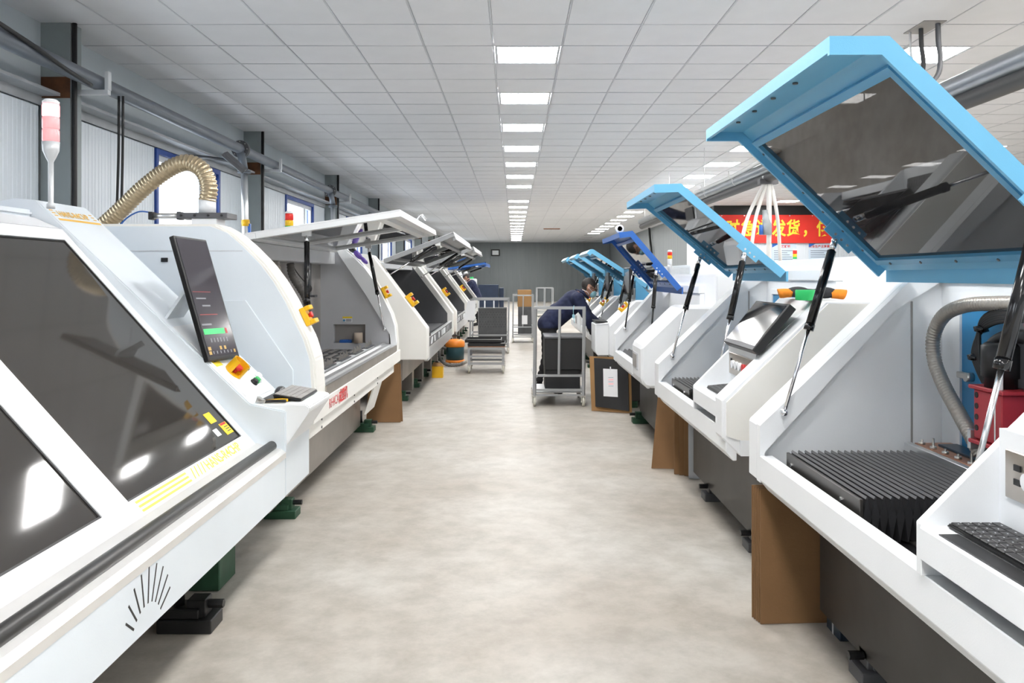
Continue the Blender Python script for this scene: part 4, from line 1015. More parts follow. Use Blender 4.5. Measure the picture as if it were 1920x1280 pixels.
# ================================================================== LEFT WALL SERVICES
def left_services():
    X, Z, R = -3.4, 3.08, .062
    t = thing('air_pipe', 'long grey-blue air pipe running along the left wall below the ceiling', 'pipe', (X, 13, Z))
    bm = newbm(); tube(bm, [(X, y, Z) for y in (-2, 5, 10, 15, 20, 23.2)]+[(X+.06, 23.5, Z-.02), (X+.09, 23.55, Z-.12), (X+.09, 23.55, Z-.5)], R, 18); obj('pipe_run', bm, 'pipe', t)
    for k, y in enumerate((9.95, 14.8)):
        bm = newbm(); cyl(bm, (X, y-.03, Z), (X, y+.0, Z), R*1.75, n=24); cyl(bm, (X, y+.006, Z), (X, y+.036, Z), R*1.75, n=24); f = obj('flange', bm, 'charcoal', t)
        for j in range(8):
            a = 2*PI*j/8; bm = newbm(); cyl(bm, (X+math.cos(a)*R*1.45, y-.045, Z+math.sin(a)*R*1.45), (X+math.cos(a)*R*1.45, y+.05, Z+math.sin(a)*R*1.45), .008, n=6); obj('flange_bolt', bm, 'steel', f)
        y2 = y-.05
        bm = newbm(); tube(bm, [(X, y2, Z-.02), (X+.035, y2, Z-.12), (X+.06, y2, Z-.28)], .05, 12); cyl(bm, (X+.06, y2, Z-.27), (X+.06, y2, Z-.285), .08, n=18); cyl(bm, (X+.06, y2, Z-.292), (X+.06, y2, Z-.307), .08, n=18); obj('branch', bm, 'pipe', t)
        bm = newbm(); tube(bm, [(X+.06, y2, Z-.3), (X+.07, y2, Z-.8), (X+.09, y2, Z-1.6)], .042, 12); obj('drop_pipe', bm, 'alu', t)
        bm = newbm(); cyl(bm, (X+.075, y2, Z-.88), (X+.078, y2, Z-.96), .05, n=14); v = obj('valve', bm, 'yellow', t)
        bm = newbm(); box(bm, X+.10, X+.14, y2-.02, y2+.02, Z-1.06, Z-.93); obj('valve_handle', bm, 'deep_blue', v)
    names = ['nearest', 'second', 'third', 'fourth']
    for i in range(4):
        y = 6.42+4.82*i+.10
        b = thing('pipe_bracket', 'pale steel angle bracket holding the air pipe, %s along the left wall' % names[i], 'bracket', (X, y, Z-.1), 'pipe brackets')
        bm = newbm(); box(bm, XL+.24, X+.10, y-.025, y+.025, Z-R-.04, Z-R-.002); obj('arm', bm, 'alu_paint', b)
        bm = newbm(); box(bm, X+.075, X+.105, y-.025, y+.025, Z-R-.0015, Z+.085); obj('upright', bm, 'alu_paint', b)
    # black cable riding on the pipe and two hanging cables
    bm = newbm(); tube(bm, spline([(X+.03, 2, Z+.18), (X+.05, 4.6, Z+.10), (X+.075, 5.4, Z+.03), (X+.085, 5.9, Z-.045), (X+.07, 6.3, Z-.075)], 8), .016, 8); tag(obj('cable', bm, 'black', None), 'black cable sagging along the near end of the air pipe', 'cable')
    for k, x in enumerate((-.005, .03)):
        bm = newbm(); y = 6.75; tube(bm, spline([(X+.07+x, y, Z-.06), (X+.068+x, y, Z-.5), (X+.055+x*1.1, y, Z-1.0), (X+.045+x*1.2, y, 1.55)], 6), .011, 8)
        tag(obj('cable', bm, 'black', None), 'black cable hanging from the air pipe, %s of a pair' % ('left' if k == 0 else 'right'), 'cable', 'hanging cable pair')
    # flood lamp on a wall arm
    f = thing('flood_lamp', 'tilted flat flood lamp on an arm above the first window', 'lamp', (-3.28, 9.3, 2.75))
    rot = Matrix.Rotation(.75, 3, 'Y') @ Matrix.Rotation(.3, 3, 'Z')
    bm = newbm(); box(bm, -3.40, -3.10, 9.15, 9.45, 2.80, 2.85, bev=.006, rot=rot); obj('housing', bm, 'charcoal', f)
    bm = newbm(); box(bm, -3.38, -3.12, 9.17, 9.43, 2.795, 2.7995, rot=rot, piv=(-3.25, 9.3, 2.825)); obj('lens', bm, 'pane_grey', f)
    bm = newbm(); tube(bm, [(XL+.01, 9.3, 2.90), (-3.55, 9.3, 2.88), (-3.28, 9.3, 2.84)], .02, 8); obj('arm', bm, 'charcoal', f)
left_services()

def hose_gold():
    t = thing('extraction_hose', 'ribbed gold-brown extraction hose arching over the left machines', 'hose', (-2.2, 5.1, 1.8))
    pts = [(-2.75, 5.1, 1.72), (-2.61, 5.1, 1.83), (-2.50, 5.1, 1.93), (-2.36, 5.1, 2.065), (-2.20, 5.1, 2.185), (-2.08, 5.1, 2.225), (-1.985, 5.1, 2.175), (-1.945, 5.1, 2.07), (-1.955, 5.1, 1.98)]
    bm = newbm(); tube(bm, resample(spline(pts, 16), .0075), .046, 20, ribs=.008); obj('hose_body', bm, 'hose_gold', t)
    bm = newbm(); cyl(bm, (-1.955, 5.1, 1.99), (-1.955, 5.1, 1.90), .052, n=20); obj('collar', bm, 'white', t)
    g = thing('slide_gate', 'black pneumatic slide gate under the gold hose on the second left machine', 'slide gate', (-2.05, 5.1, 1.80))
    bm = newbm(); box(bm, -2.12, -1.80, 5.02, 5.2, 1.865, 1.90, bev=.003); obj('gate_plate', bm, 'charcoal', g)
    bm = newbm(); cyl(bm, (-2.31, 5.1, 1.885), (-2.12, 5.1, 1.885), .018, n=14); obj('cylinder', bm, 'alu', g)
    for x in (-2.32, -2.14):
        bm = newbm(); box(bm, x, x+.025, 5.07, 5.13, 1.86, 1.91, bev=.002); obj('end_block', bm, 'black', g)
    bm = newbm(); box(bm, -2.03, -1.87, 5.03, 5.18, 1.736, 1.866, bev=.004); obj('outlet', bm, 'white', g)
    for k in range(4):
        bm = newbm(); cyl(bm, (-2.09+.085*k, 5.015, 1.882), (-2.09+.085*k, 5.021, 1.882), .008, n=8); obj('gate_bolt', bm, 'black', g)
    bm = newbm(); tube(bm, spline([(-2.30, 5.1, 1.905), (-2.40, 5.1, 1.91), (-2.5, 5.1, 1.84), (-2.52, 5.1, 1.736)], 6), .005, 6); obj('air_line', bm, 'deep_blue', g)
hose_gold()

# ================================================================== RIGHT OVERHEAD SERVICES, BANNER WALL
def right_services():
    t = thing('overhead_duct', 'grey overhead duct with black underside above the right machine row', 'duct', (3.0, 10, 2.74))
    bm = newbm(); tube(bm, [(3.02, y, 2.79) for y in (-2, 4, 10, 16, 19)], .075, 16); obj('upper_duct', bm, 'duct', t)
    bm = newbm(); tube(bm, [(3.03, y, 2.68) for y in (-2, 4, 10, 16, 19)], .06, 14); obj('lower_duct', bm, 'duct_dark', t)
    for k in range(9):
        y = 4.4+1.6*k
        bm = newbm(); lathe(bm, [(.074, -.006), (.079, -.006), (.079, .006), (.074, .006)], (3.02, y, 2.79), 14, 'y'); tube(bm, [(2.95, y, 2.80), (2.91, y+.02, 2.84), (2.90, y+.02, 2.92)], .004, 5); o = obj('cable_tie', bm, 'white_cord', t)
    for k in range(5):
        y = 6.9+2.9*k
        bm = newbm(); cyl(bm, (3.02, y, 2.86), (3.02, y, CEIL+.015), .006, n=6); obj('hanger_rod', bm, 'alu', t)
    bm = newbm(); tube(bm, spline([(2.97, 7.6, 2.86), (2.93, 8.6, 2.85), (2.95, 9.6, 2.88), (2.98, 11, 2.86), (2.96, 13, 2.87)], 6), .03, 8); obj('cable_bundle', bm, 'white_cord', t)
    # cables dropping out of the ceiling
    c = thing('ceiling_cables', 'bundle of black cables dropping from a ceiling hole above the blue lid', 'cables', (3.45, 6.9, 2.9))
    for k, (x, y, r) in enumerate(((3.33, 6.55, .018), (3.40, 6.42, .02), (3.29, 6.65, .010), (3.36, 6.6, .010))):
        bm = newbm(); tube(bm, spline([(x, y, CEIL+.02), (x+.005, y, CEIL-.14), (x+.03, y+.02, CEIL-.3), (x-.02, y+.03, CEIL-.45), (3.08, y+.1, 2.83)], 6), r, 8); obj('cable', bm, ['duct_dark', 'charcoal', 'alu', 'alu'][k], c)
    bm = newbm(); box(bm, 3.26, 3.44, 6.36, 6.70, CEIL-.002, CEIL+.01); obj('hole_plate', bm, 'warm_grey', c)
    # drop of white hoses
    h = thing('air_hose_drop', 'white air hoses hanging from the overhead duct in front of the red banner', 'hose', (3.0, 9.7, 1.6))
    ends = [(2.62, 9.35, 1.72), (2.80, 9.5, 1.70), (3.10, 9.75, 1.68), (3.28, 9.85, 1.66)]
    for k, e in enumerate(ends):
        bm = newbm(); tube(bm, spline([(2.98+.02*k, 9.55, 2.70), (2.98+.03*k, 9.56, 2.6), ((2.98+.02*k+e[0])/2, 9.6, 2.2), e], 7), .022 if k != 2 else .03, 10); obj('hose', bm, 'white_cord', h)
    bm = newbm(); cyl(bm, (3.04, 9.62, 2.30), (3.05, 9.64, 2.0), .055, n=16); obj('filter_bowl', bm, 'clear_plastic', h)
    bm = newbm(); cyl(bm, (2.97, 9.62, 2.12), (2.97, 9.62, 2.0), .025, n=12); obj('regulator', bm, 'deep_blue', h)
    bm = newbm(); box(bm, 2.92, 3.14, 9.5, 9.6, 2.60, 2.66); obj('clamp', bm, 'charcoal', h)
    # banner
    Y = 22.93
    b = thing('banner', 'red banner with yellow Chinese lettering on the back wall at right', 'banner', (8.5, Y, 2.46))
    bm = newbm(); box(bm, 5.80, 11.6, Y, Y+.012, 2.455, 3.262); obj('banner_cloth', bm, 'banner_red', b)
    chars = '时急送发货，使命'; px = [1361, 1389, 1417.5, 1447.5, 1474.5, 1504, 1531, 1559]
    for ch, p in zip(chars, px):
        x = (p-964)/1500*Y; text('character', ch, 'banner_yellow', axes((x, Y-.004, 2.70), (1, 0, 0), (0, 0, 1)), .50, b, .001, sx=.80, bold=.013)
    for k in range(9):
        bm = newbm(); cyl(bm, (5.95+.65*k, Y-.004, 3.24), (5.95+.65*k, Y, 3.24), .018, n=8); obj('eyelet', bm, 'steel', b)
    # posters
    for k, (x0, x1, title, lab) in enumerate(((6.28, 6.97, '', 'pale blue notice poster left of the white hoses'), (7.41, 8.10, '工艺解析', 'pale blue poster with red four-character title under the banner'), (8.46, 9.15, '安全生产注意事项', 'pale blue poster with long red title under the right end of the banner'))):
        p = thing('poster', lab, 'poster', ((x0+x1)/2, Y, 1.5), 'posters under the banner')
        bm = newbm(); box(bm, x0, x1, Y+.04, Y+.05, 1.45, 2.44); obj('sheet', bm, 'poster', p)
        if title: text('poster_title', title, 'text_red', axes(((x0+x1)/2, Y+.038, 2.33), (1, 0, 0), (0, 0, 1)), .085 if len(title) > 5 else .09, p, .0005, align='CENTER', bold=.002)
        bm = newbm(); prism(bm, [(x0, 2.44), (x0, 2.33), (x0+.2, 2.44)], 'y', Y+.037, Y+.0395); obj('corner_flash', bm, 'deep_blue', p)
        for j in range(11):
            bm = newbm(); z = 2.23-.06*j; box(bm, x0+.05, x1-.06-.13*((j*7) % 4)/2, Y+.037, Y+.0395, z, z+.013); obj('text_line', bm, 'ink', p)
right_services()

# second white machine bank further right, only its top shows
def cabinet(x0, x1, y0, y1, z, label, grp=None, m='white'):
    t = thing('white_cabinet', label, 'cabinet', ((x0+x1)/2, (y0+y1)/2, 0), grp)
    bm = newbm(); box(bm, x0, x1, y0, y1, .1, z, bev=.02, seg=2); obj('body', bm, m, t)
    bm = newbm(); box(bm, x0+.05, x1-.05, y0+.05, y1-.05, 0, .1); obj('plinth', bm, 'charcoal', t)
    n = max(1, round((y1-y0)/.8))
    for k in range(n):
        a = y0+.04+(y1-y0-.08)*k/n; b = y0+.04+(y1-y0-.08)*(k+1)/n
        bm = newbm(); box(bm, x0-.012, x0, a+.01, b-.01, .16, z-.06, bev=.003); d = obj('door', bm, m, t)
        bm = newbm(); box(bm, x0-.03, x0-.012, b-.09, b-.06, .8, .95); obj('handle', bm, 'black', d)
    return t
K1 = cabinet(3.5, 4.6, 9.8, 12.4, 1.62, 'white equipment cabinet behind the right machines with a signal light on top')
tower(K1, 3.86, 11.0, 1.62, [('tower_green', .028), ('tower_yellow', .04), ('tower_red', .05)], r=.028, pole=.03)
K2 = cabinet(3.3, 4.4, 15, 20, 1.72, 'long pale cabinet far behind the right machine row', m='cool_white')
tower(R3, 1.60, 8.22, 1.52, [('white', .06), ('tower_yellow', .035), ('tower_red', .035)], r=.0245, pole=.01)
tower(R4, 1.62, 10.5, 1.46, [('tower_yellow', .03), ('tower_yellow', .03), ('tower_red', .03)], r=.022, pole=.01)
# ring handle fixed on the deep blue lid's nose
bm = newbm(); lathe(bm, [(.022, -.022), (.038, -.022), (.038, .022), (.022, .022), (.022, -.022)], (.965, 7.32, 1.935), 18, 'y'); obj('nose_roller', bm, 'white', R3lid)

# ================================================================== SPINDLE HEAD IN THE NEAREST RIGHT MACHINE
def spindle():
    s = thing('spindle_head', 'red spindle head with black motor inside the nearest right machine', 'spindle', (1.80, 2.93, .82))
    X, Y = 1.755, 2.98
    bm = newbm(); box(bm, X-.055, X+.075, Y-.19, Y-.02, .905, 1.085, bev=.004); box(bm, X-.065, X+.08, Y-.21, Y+.0, .885, .90, bev=.003); box(bm, X-.065, X+.08, Y-.21, Y+.0, 1.0855, 1.10, bev=.003); obj('red_casting', bm, 'red_cast', s)
    for k in range(4):
        bm = newbm(); cyl(bm, (X-.057, Y-.04, .945+.04*k), (X-.0545, Y-.04, .945+.04*k), .011, n=10); obj('casting_hole', bm, 'black', s)
    bm = newbm(); lathe(bm, [(.055, 1.10), (.055, 1.135), (.066, 1.14), (.066, 1.25), (.05, 1.262)], (X, Y-.1, 0), 22); obj('motor', bm, 'black', s)
    bm = newbm(); cyl(bm, (X, Y-.1, .84), (X, Y-.1, .885), .05, .055, n=20); obj('spindle_nose', bm, 'black', s)
    bm = newbm(); box(bm, X+.03, X+.09, Y-.29, Y-.12, 1.10, 1.42, bev=.006); obj('carriage_plate', bm, 'charcoal', s)
    bm = newbm(); cyl(bm, (X+.026, Y-.2, 1.33), (X+.03, Y-.2, 1.33), .016, n=14); obj('badge', bm, 'red', s)
    bm = newbm(); cyl(bm, (X-.04, Y-.16, 1.10), (X-.04, Y-.16, 1.185), .008, n=8); cyl(bm, (X-.04, Y-.16, 1.185), (X-.04, Y-.12, 1.185), .008, n=8); obj('air_fitting', bm, 'white', s)
    bm = newbm(); cyl(bm, (X-.05, Y-.15, .90), (X-.05, Y-.15, 1.08), .007, n=8); obj('guide_pin', bm, 'chrome', s)
    bm = newbm(); box(bm, X-.06, X+.06, Y-.01, Y+.012, .86, .93); obj('nozzle_bracket', bm, 'alu', s)
    tube_pts = [(X+.10, 2.75, 1.405), (X+.03, 2.97, 1.40), (X+.0, 3.12, 1.385), (X-.01, 3.25, 1.34), (X-.02, 3.31, 1.25), (X-.02, 3.30, 1.15), (X-.02, 3.23, 1.06), (X-.02, 3.12, .965), (X-.02, 3.03, .89), (X-.01, 2.99, .83)]
    bm = newbm(); tube(bm, resample(spline(tube_pts, 14), .0045), .0245, 14, ribs=.004); obj('suction_hose', bm, 'hose_grey', s)
    for k in range(6):
        o = .008*k; bm = newbm()
        tube(bm, spline([(X+.04, 2.74, 1.34+o*.5), (X+.03, 2.93, 1.335+o), (X+.02, 3.04, 1.29+o), (X+.01, 3.075-o, 1.21), (X+.01, 3.05-o, 1.15), (X+.01, 2.99, 1.09+o), (X+.01, 2.93, 1.085)], 8), .0085, 7); obj('cable_loop', bm, 'black', s)
    for p in ((X+.02, 3.04, 1.30), (X+.01, 3.065, 1.19)):
        bm = newbm(); ell(bm, p, (.03, .03, .018), 1); obj('cable_clip', bm, 'black_gloss', s)
    bm = newbm(); tube(bm, spline([(X+.02, 2.75, 1.29), (X+.02, 2.9, 1.28), (X, 2.95, 1.23), (X, 2.93, 1.19)], 8), .024, 8); obj('power_cable', bm, 'black', s)
spindle()

# ================================================================== KEYBOARDS, MICE, CONSOLE CLUTTER
def keyboard(label, cx, cy, z, keys, tilt=0.0, W=.40, D=.135, face=1, body='black', caps='key_top', th=.012):
    """face=+1: user stands at -x (right row); -1: user at +x"""
    k = thing('keyboard', label, 'keyboard', (cx, cy, z), 'keyboards')
    rot = Matrix.Rotation(tilt, 3, 'Y'); piv = Vector((cx-face*D/2, cy, z))
    def put(bm):
        for v in bm.verts: v.co = piv+rot @ (v.co-piv)
        return bm
    bm = newbm(); box(bm, cx-D/2, cx+D/2, cy-W/2, cy+W/2, z+.001, z+th, bev=.004, seg=2); obj('case', put(bm), body, k)
    if tilt:
        bm = newbm(); x = cx+face*D*.42; box(bm, x-.008, x+.008, cy-W*.45, cy+W*.45, z, z+abs(math.tan(tilt))*D*.92); obj('rear_foot', bm, body, k)
    rows = [14, 14, 13, 12, 8, 15]; px = D*.94/5
    allbm = newbm() if not keys else None
    for r in range(5):
        n = rows[r]; w = W*.965/n; x0 = cx+face*(-D/2+D*.03+px*r)
        for j in range(n):
            y0 = cy-W*.4825+w*j
            if r == 0 and 3 <= j <= 6:
                if j > 3: continue
                wj = w*4
            else: wj = w
            bm = newbm() if keys else allbm
            a, b = sorted((x0+face*.0015, x0+face*(px-.0015))); box(bm, a, b, y0+.0012, y0+wj-.0012, z+th+.0002, z+th+.005, bev=.0015 if keys else 0)
            if keys:
                o = obj('key', put(bm), caps, k)
                bm = newbm(); c = (a+b)/2; box(bm, c-.0014, c+.0014, y0+wj*.44, y0+wj*.56, z+th+.005, z+th+.0053); obj('key_legend', put(bm), 'paper', o)
    if not keys:
        o = obj('key_field', put(allbm), caps, k); o['kind'] = 'stuff'
    return k
keyboard('black keyboard on the console shelf of the nearest right machine', 1.165, 1.80, .8625, True, W=.46)
keyboard('black keyboard on the console shelf of the second right machine', 1.165, 4.36, .8625, False, tilt=-.10, W=.40)
keyboard('grey-topped wedge keyboard on the ledge of the first left machine', -1.175, 4.30, .8535, False, tilt=.16, W=.34, D=.15, face=-1, caps='warm_grey', th=.014)
def mouse_pad(x0, x1, y0, y1, z, label):
    bm = newbm(); box(bm, x0, x1, y0, y1, z+.0005, z+.0035, bev=.001); tag(obj('mouse_pad', bm, 'black', None), label, 'mouse pad', 'mouse pads')
mouse_pad(1.045, 1.094, 1.50, 1.97, .8625, 'black mouse pad in front of the keyboard on the nearest right machine')
mouse_pad(-1.33, -1.26, 4.19, 4.47, .8535, 'grey-black mouse pad behind the wedge keyboard on the left console')
bm = newbm(); ell(bm, (0, 0, 0), (.031, .058, .036), 3)
for v in bm.verts: v.co.z = max(v.co.z, -.004)
bmesh.ops.translate(bm, verts=bm.verts[:], vec=(-1.285, 4.40, .8615))
tag(obj('computer_mouse', bm, 'mouse_grey', None), 'black computer mouse beside the wedge keyboard on the left console', 'mouse')
bm = newbm(); ell(bm, (0, 0, 0), (.022, .04, .02), 2)
for v in bm.verts: v.co.z = max(v.co.z, -.004)
bmesh.ops.translate(bm, verts=bm.verts[:], vec=(1.30-.15, 4.12+.015, .867))
bm.free()
def tools():
    c = thing('caliper', 'small metal caliper lying on the left console ledge', 'caliper', (-1.285, 4.10, .8535))
    bm = newbm(); box(bm, -1.31, -1.295, 4.05, 4.19, .868, .873, rot=Matrix.Rotation(.5, 3, 'Z')); obj('beam', bm, 'steel', c)
    bm = newbm(); prism(bm, [(-1.32, .8565), (-1.29, .8565), (-1.29, .874), (-1.31, .882)], 'y', 4.075, 4.082); obj('jaw', bm, 'steel', c)
    p = thing('pliers', 'pliers with black and yellow grips on the left console ledge', 'pliers', (-1.25, 4.09, .8535))
    for s in (-1, 1):
        bm = newbm(); tube(bm, spline([(-1.27, 4.075, .863), (-1.24, 4.09+s*.008, .864), (-1.20, 4.10+s*.018, .864), (-1.165, 4.10+s*.014, .864)], 5), .008, 8); obj('grip', bm, 'black' if s < 0 else 'yellow', p)
    bm = newbm(); ell(bm, (-1.285, 4.072, .864), (.022, .011, .009), 2); obj('jaws', bm, 'steel', p)
tools()
def glove(label, x, y, z, ang, m, cuff, sc=1.0):
    g = thing('work_glove', label, 'glove', (x, y, z), 'work gloves'); R = Matrix.Rotation(ang, 4, 'Z'); T = Matrix.Translation((x, y, z)) @ R @ Matrix.Scale(sc, 4)
    bm = newbm(); ell(bm, (0, 0, .032), (.065, .048, .030), 3)
    for k in range(4): tube(bm, spline([(.04, -.033+.022*k, .036), (.085, -.036+.024*k, .032), (.115, -.036+.024*k, .018)], 4), [.015]*8+[.011], 8)
    tube(bm, spline([(-.01, -.03, .03), (.02, -.068, .022), (.055, -.078, .016)], 4), [.016]*8+[.011], 8)
    bmesh.ops.transform(bm, matrix=T, verts=bm.verts[:]); obj('palm', bm, m, g)
    bm = newbm(); tube(bm, spline([(-.03, 0, .05), (-.06, 0, .052), (-.10, 0, .046)], 4), [.046, .047, .049, .05, .051, .052, .053, .053, .052], 14); bmesh.ops.transform(bm, matrix=T @ Matrix.Diagonal((1, 1, .5, 1)), verts=bm.verts[:]); obj('cuff', bm, cuff, g)
tz = 1.522-.145
glove('dark work glove with orange cuff left of the green tape roll', 1.56, 4.40, tz+.005, -.25, 'glove_dark', 'glove_orange')
glove('dark work glove with yellow-orange cuff right of the green tape roll', 1.63, 4.20, tz+.005, 2.9, 'glove_dark', 'glove_orange')
bm = newbm(); lathe(bm, [(.026, 0), (.048, 0), (.05, .004), (.05, .049), (.048, .053), (.026, .053), (.026, 0)], (1.50, 4.12, tz+.0006), 28); tag(obj('tape_roll', bm, 'green', None), 'bright green tape roll lying on the second right machine', 'tape roll')
bm = newbm(); box(bm, 1.49, 1.62, 4.16, 4.32, tz-.0005, tz+.0008); 
bm.free()
bm = newbm(); lathe(bm, [(.015, 0), (.043, 0), (.043, .10), (.015, .10), (.015, 0)], (-1.545, 7.935, .841), 24); tag(obj('paper_roll', bm, 'roll', None), 'beige paper roll standing in the pigeonhole of the second left machine', 'roll')
bm = newbm(); box(bm, -1.735, -1.615, 7.94, 7.985, .841, .866, bev=.003)
for k in range(6): box(bm, -1.73+.019*k, -1.716+.019*k, 7.945, 7.98, .866, .872)
tag(obj('tool_block', bm, 'deep_blue', None), 'small blue bit holder lying in the pigeonhole', 'bit holder')
pc = thing('work_glove', 'crumpled purple and black glove on top of the second left machine', 'glove', (-1.80, 8.0, 1.81))
bm = newbm(); ell(bm, (-1.56, 7.99, 1.715), (.06, .035, .03), 2, Matrix.Rotation(.8, 3, 'Y')); ell(bm, (-1.50, 8.0, 1.66), (.05, .03, .022), 2, Matrix.Rotation(.8, 3, 'Y')); obj('palm', bm, 'purple', pc)
bm = newbm(); ell(bm, (-1.62, 8.0, 1.77), (.055, .035, .03), 2, Matrix.Rotation(.6, 3, 'Y')); tube(bm, [(-1.60, 7.98, 1.76), (-1.66, 7.97, 1.83), (-1.70, 7.97, 1.83)], .014, 8); obj('cuff', bm, 'black', pc)
# ================================================================== CARDBOARD, BOXES, PANELS
def sheet(name, m, label, cat, pts, th, group=None, fluted=False):
    """leaning board: pts = bottom-left, bottom-right, top-right, top-left corners in the room"""
    bm = newbm(); P = [Vector(p) for p in pts]; n = (P[1]-P[0]).cross(P[3]-P[0]).normalized()*th
    A = [bm.verts.new(p) for p in P]; B = [bm.verts.new(p+n) for p in P]
    bm.faces.new(A[::-1]); bm.faces.new(B)
    for i in range(4): bm.faces.new((A[i], A[(i+1) % 4], B[(i+1) % 4], B[i]))
    return tag(obj(name, bm, m, None), label, cat, group)
names = ['frontmost', 'second', 'third', 'fourth', 'rearmost']
for k in range(5):
    y = 3.455+.017*k; dx = -.004*k
    sheet('cardboard_sheet', 'cardboard', 'brown cardboard sheet, %s of the stack under the nearest right machine' % names[k], 'cardboard', [(1.062+dx, y, .002), (1.47, y+.02, .002), (1.47, y+.05, .575), (1.070+dx, y+.03, .575)], .007, 'cardboard under the nearest right machine')
sheet('cardboard_sheet', 'cardboard', 'brown cardboard leaning outward under the second right machine', 'cardboard', [(1.072, 6.25, .002), (1.30, 6.22, .002), (1.30, 6.32, .56), (1.135, 6.32, .56)], .008)
for k in range(3):
    sheet('cardboard_sheet', 'cardboard', 'upright brown cardboard strip beside the white board, %s of three' % ['left', 'middle', 'right'][k], 'cardboard', [(1.215+.033*k, 6.08-.026*k, .002), (1.26+.033*k, 6.075-.026*k, .002), (1.262+.033*k, 6.085-.026*k, .54), (1.217+.033*k, 6.09-.026*k, .54)], .02, 'cardboard strips')
sheet('foam_board', 'card_white', 'white board standing beside the cardboard under the second right machine', 'board', [(1.297, 5.95, .002), (1.38, 5.94, .002), (1.38, 5.95, .56), (1.297, 5.96, .56)], .02)
sheet('cardboard_sheet', 'cardboard', 'tapered brown cardboard leaning at the far end of the second left machine', 'cardboard', [(-1.52, 8.22, .002), (-1.165, 8.22, .002), (-1.205, 8.34, .585), (-1.50, 8.34, .585)], .01, 'cardboard by the second left machine')
sheet('cardboard_sheet', 'cardboard', 'thin brown cardboard behind the tapered one at the second left machine', 'cardboard', [(-1.50, 8.27, .002), (-1.150, 8.27, .002), (-1.192, 8.39, .585), (-1.48, 8.39, .585)], .01, 'cardboard by the second left machine')
sheet('cardboard_sheet', 'cardboard_light', 'large tan cardboard behind the black panel by the cart', 'cardboard', [(.868, 8.93, .002), (1.29, 8.75, .002), (1.29, 8.85, .60), (.853, 9.03, .60)], .012)
sheet('black_panel', 'box_black', 'black panel with white paper leaning on the tan cardboard', 'panel', [(.905, 8.885, .055), (1.255, 8.735, .03), (1.255, 8.82, .575), (.898, 8.975, .585)], .010)
pp = sheet('paper_sheet', 'paper', 'white printed paper taped on the black panel', 'paper', [(.990, 8.853, .175), (1.140, 8.788, .175), (1.140, 8.832, .475), (.990, 8.897, .475)], .0012)
bm = newbm(); tube(bm, [(1.066, 8.856, .465), (1.066, 8.862, .50)], .006, 6); obj('hook', bm, 'paper', pp)
for k in range(5):
    bm = newbm(); a, b = Vector((1.02, 8.838, .20)), Vector((1.02, 8.876, .455)); p = a.lerp(b, .35+.09*k); box(bm, p.x+.02, p.x+.075, p.y-.032, p.y-.031, p.z, p.z+.006); obj('print_line', bm, 'tower_pink' if k % 2 else 'pane_grey', pp)

# stacked dark boxes under the right machines
for (x, y, z, sx, sy, sz, m, lab) in ((1.335, 3.28, .002, .14, .14, .12, 'blue_black', 'small dark blue block under the nearest right machine beside the cardboard'), (1.30, 3.83, .002, .02, .07, .16, 'deep_blue', 'bright blue strip standing behind the cardboard stack')):
    bm = newbm(); box(bm, x, x+sx, y, y+sy, z, z+sz, bev=.004)
    o = obj('packing_block', bm, m, None); tag(o, lab, 'block')
    bm = newbm(); box(bm, x-.0015, x, y+sy*.45, y+sy*.55, z+.001, z+sz-.002); obj('strap', bm, 'alu_paint', o)

def yellow_box():
    t = thing('carton', 'small open yellow carton on the floor beside the left machines', 'carton', (-1.13, 11.9, 0))
    bm = newbm(); x0, x1, y0, y1, h = -1.215, -1.055, 11.82, 11.98, .17
    box(bm, x0, x1, y0, y0+.005, .002, h); box(bm, x0, x1, y1-.005, y1, .002, h); box(bm, x0, x0+.005, y0+.005, y1-.005, .002, h); box(bm, x1-.005, x1, y0+.005, y1-.005, .002, h); box(bm, x0+.005, x1-.005, y0+.005, y1-.005, .002, .01)
    obj('box_body', bm, 'yellow', t)
    for (p) in ([(x0, y0, h), (x1, y0, h), (x1-.03, y0+.04, h+.05), (x0+.02, y0+.03, h+.06)], [(x1, y0, h), (x1, y1, h), (x1-.05, y1-.02, h+.045), (x1-.04, y0+.03, h+.05)], [(x0, y1, h), (x0, y0, h), (x0+.03, y0+.02, h+.06), (x0+.04, y1-.03, h+.05)]):
        bm = newbm(); v = [Vector(q) for q in p]; n = (v[1]-v[0]).cross(v[3]-v[0]).normalized()*.004
        A = [bm.verts.new(q) for q in v]; B = [bm.verts.new(q+n) for q in v]; bm.faces.new(A[::-1]); bm.faces.new(B)
        for i in range(4): bm.faces.new((A[i], A[(i+1) % 4], B[(i+1) % 4], B[i]))
        obj('flap', bm, 'cardboard_light', t)
yellow_box()
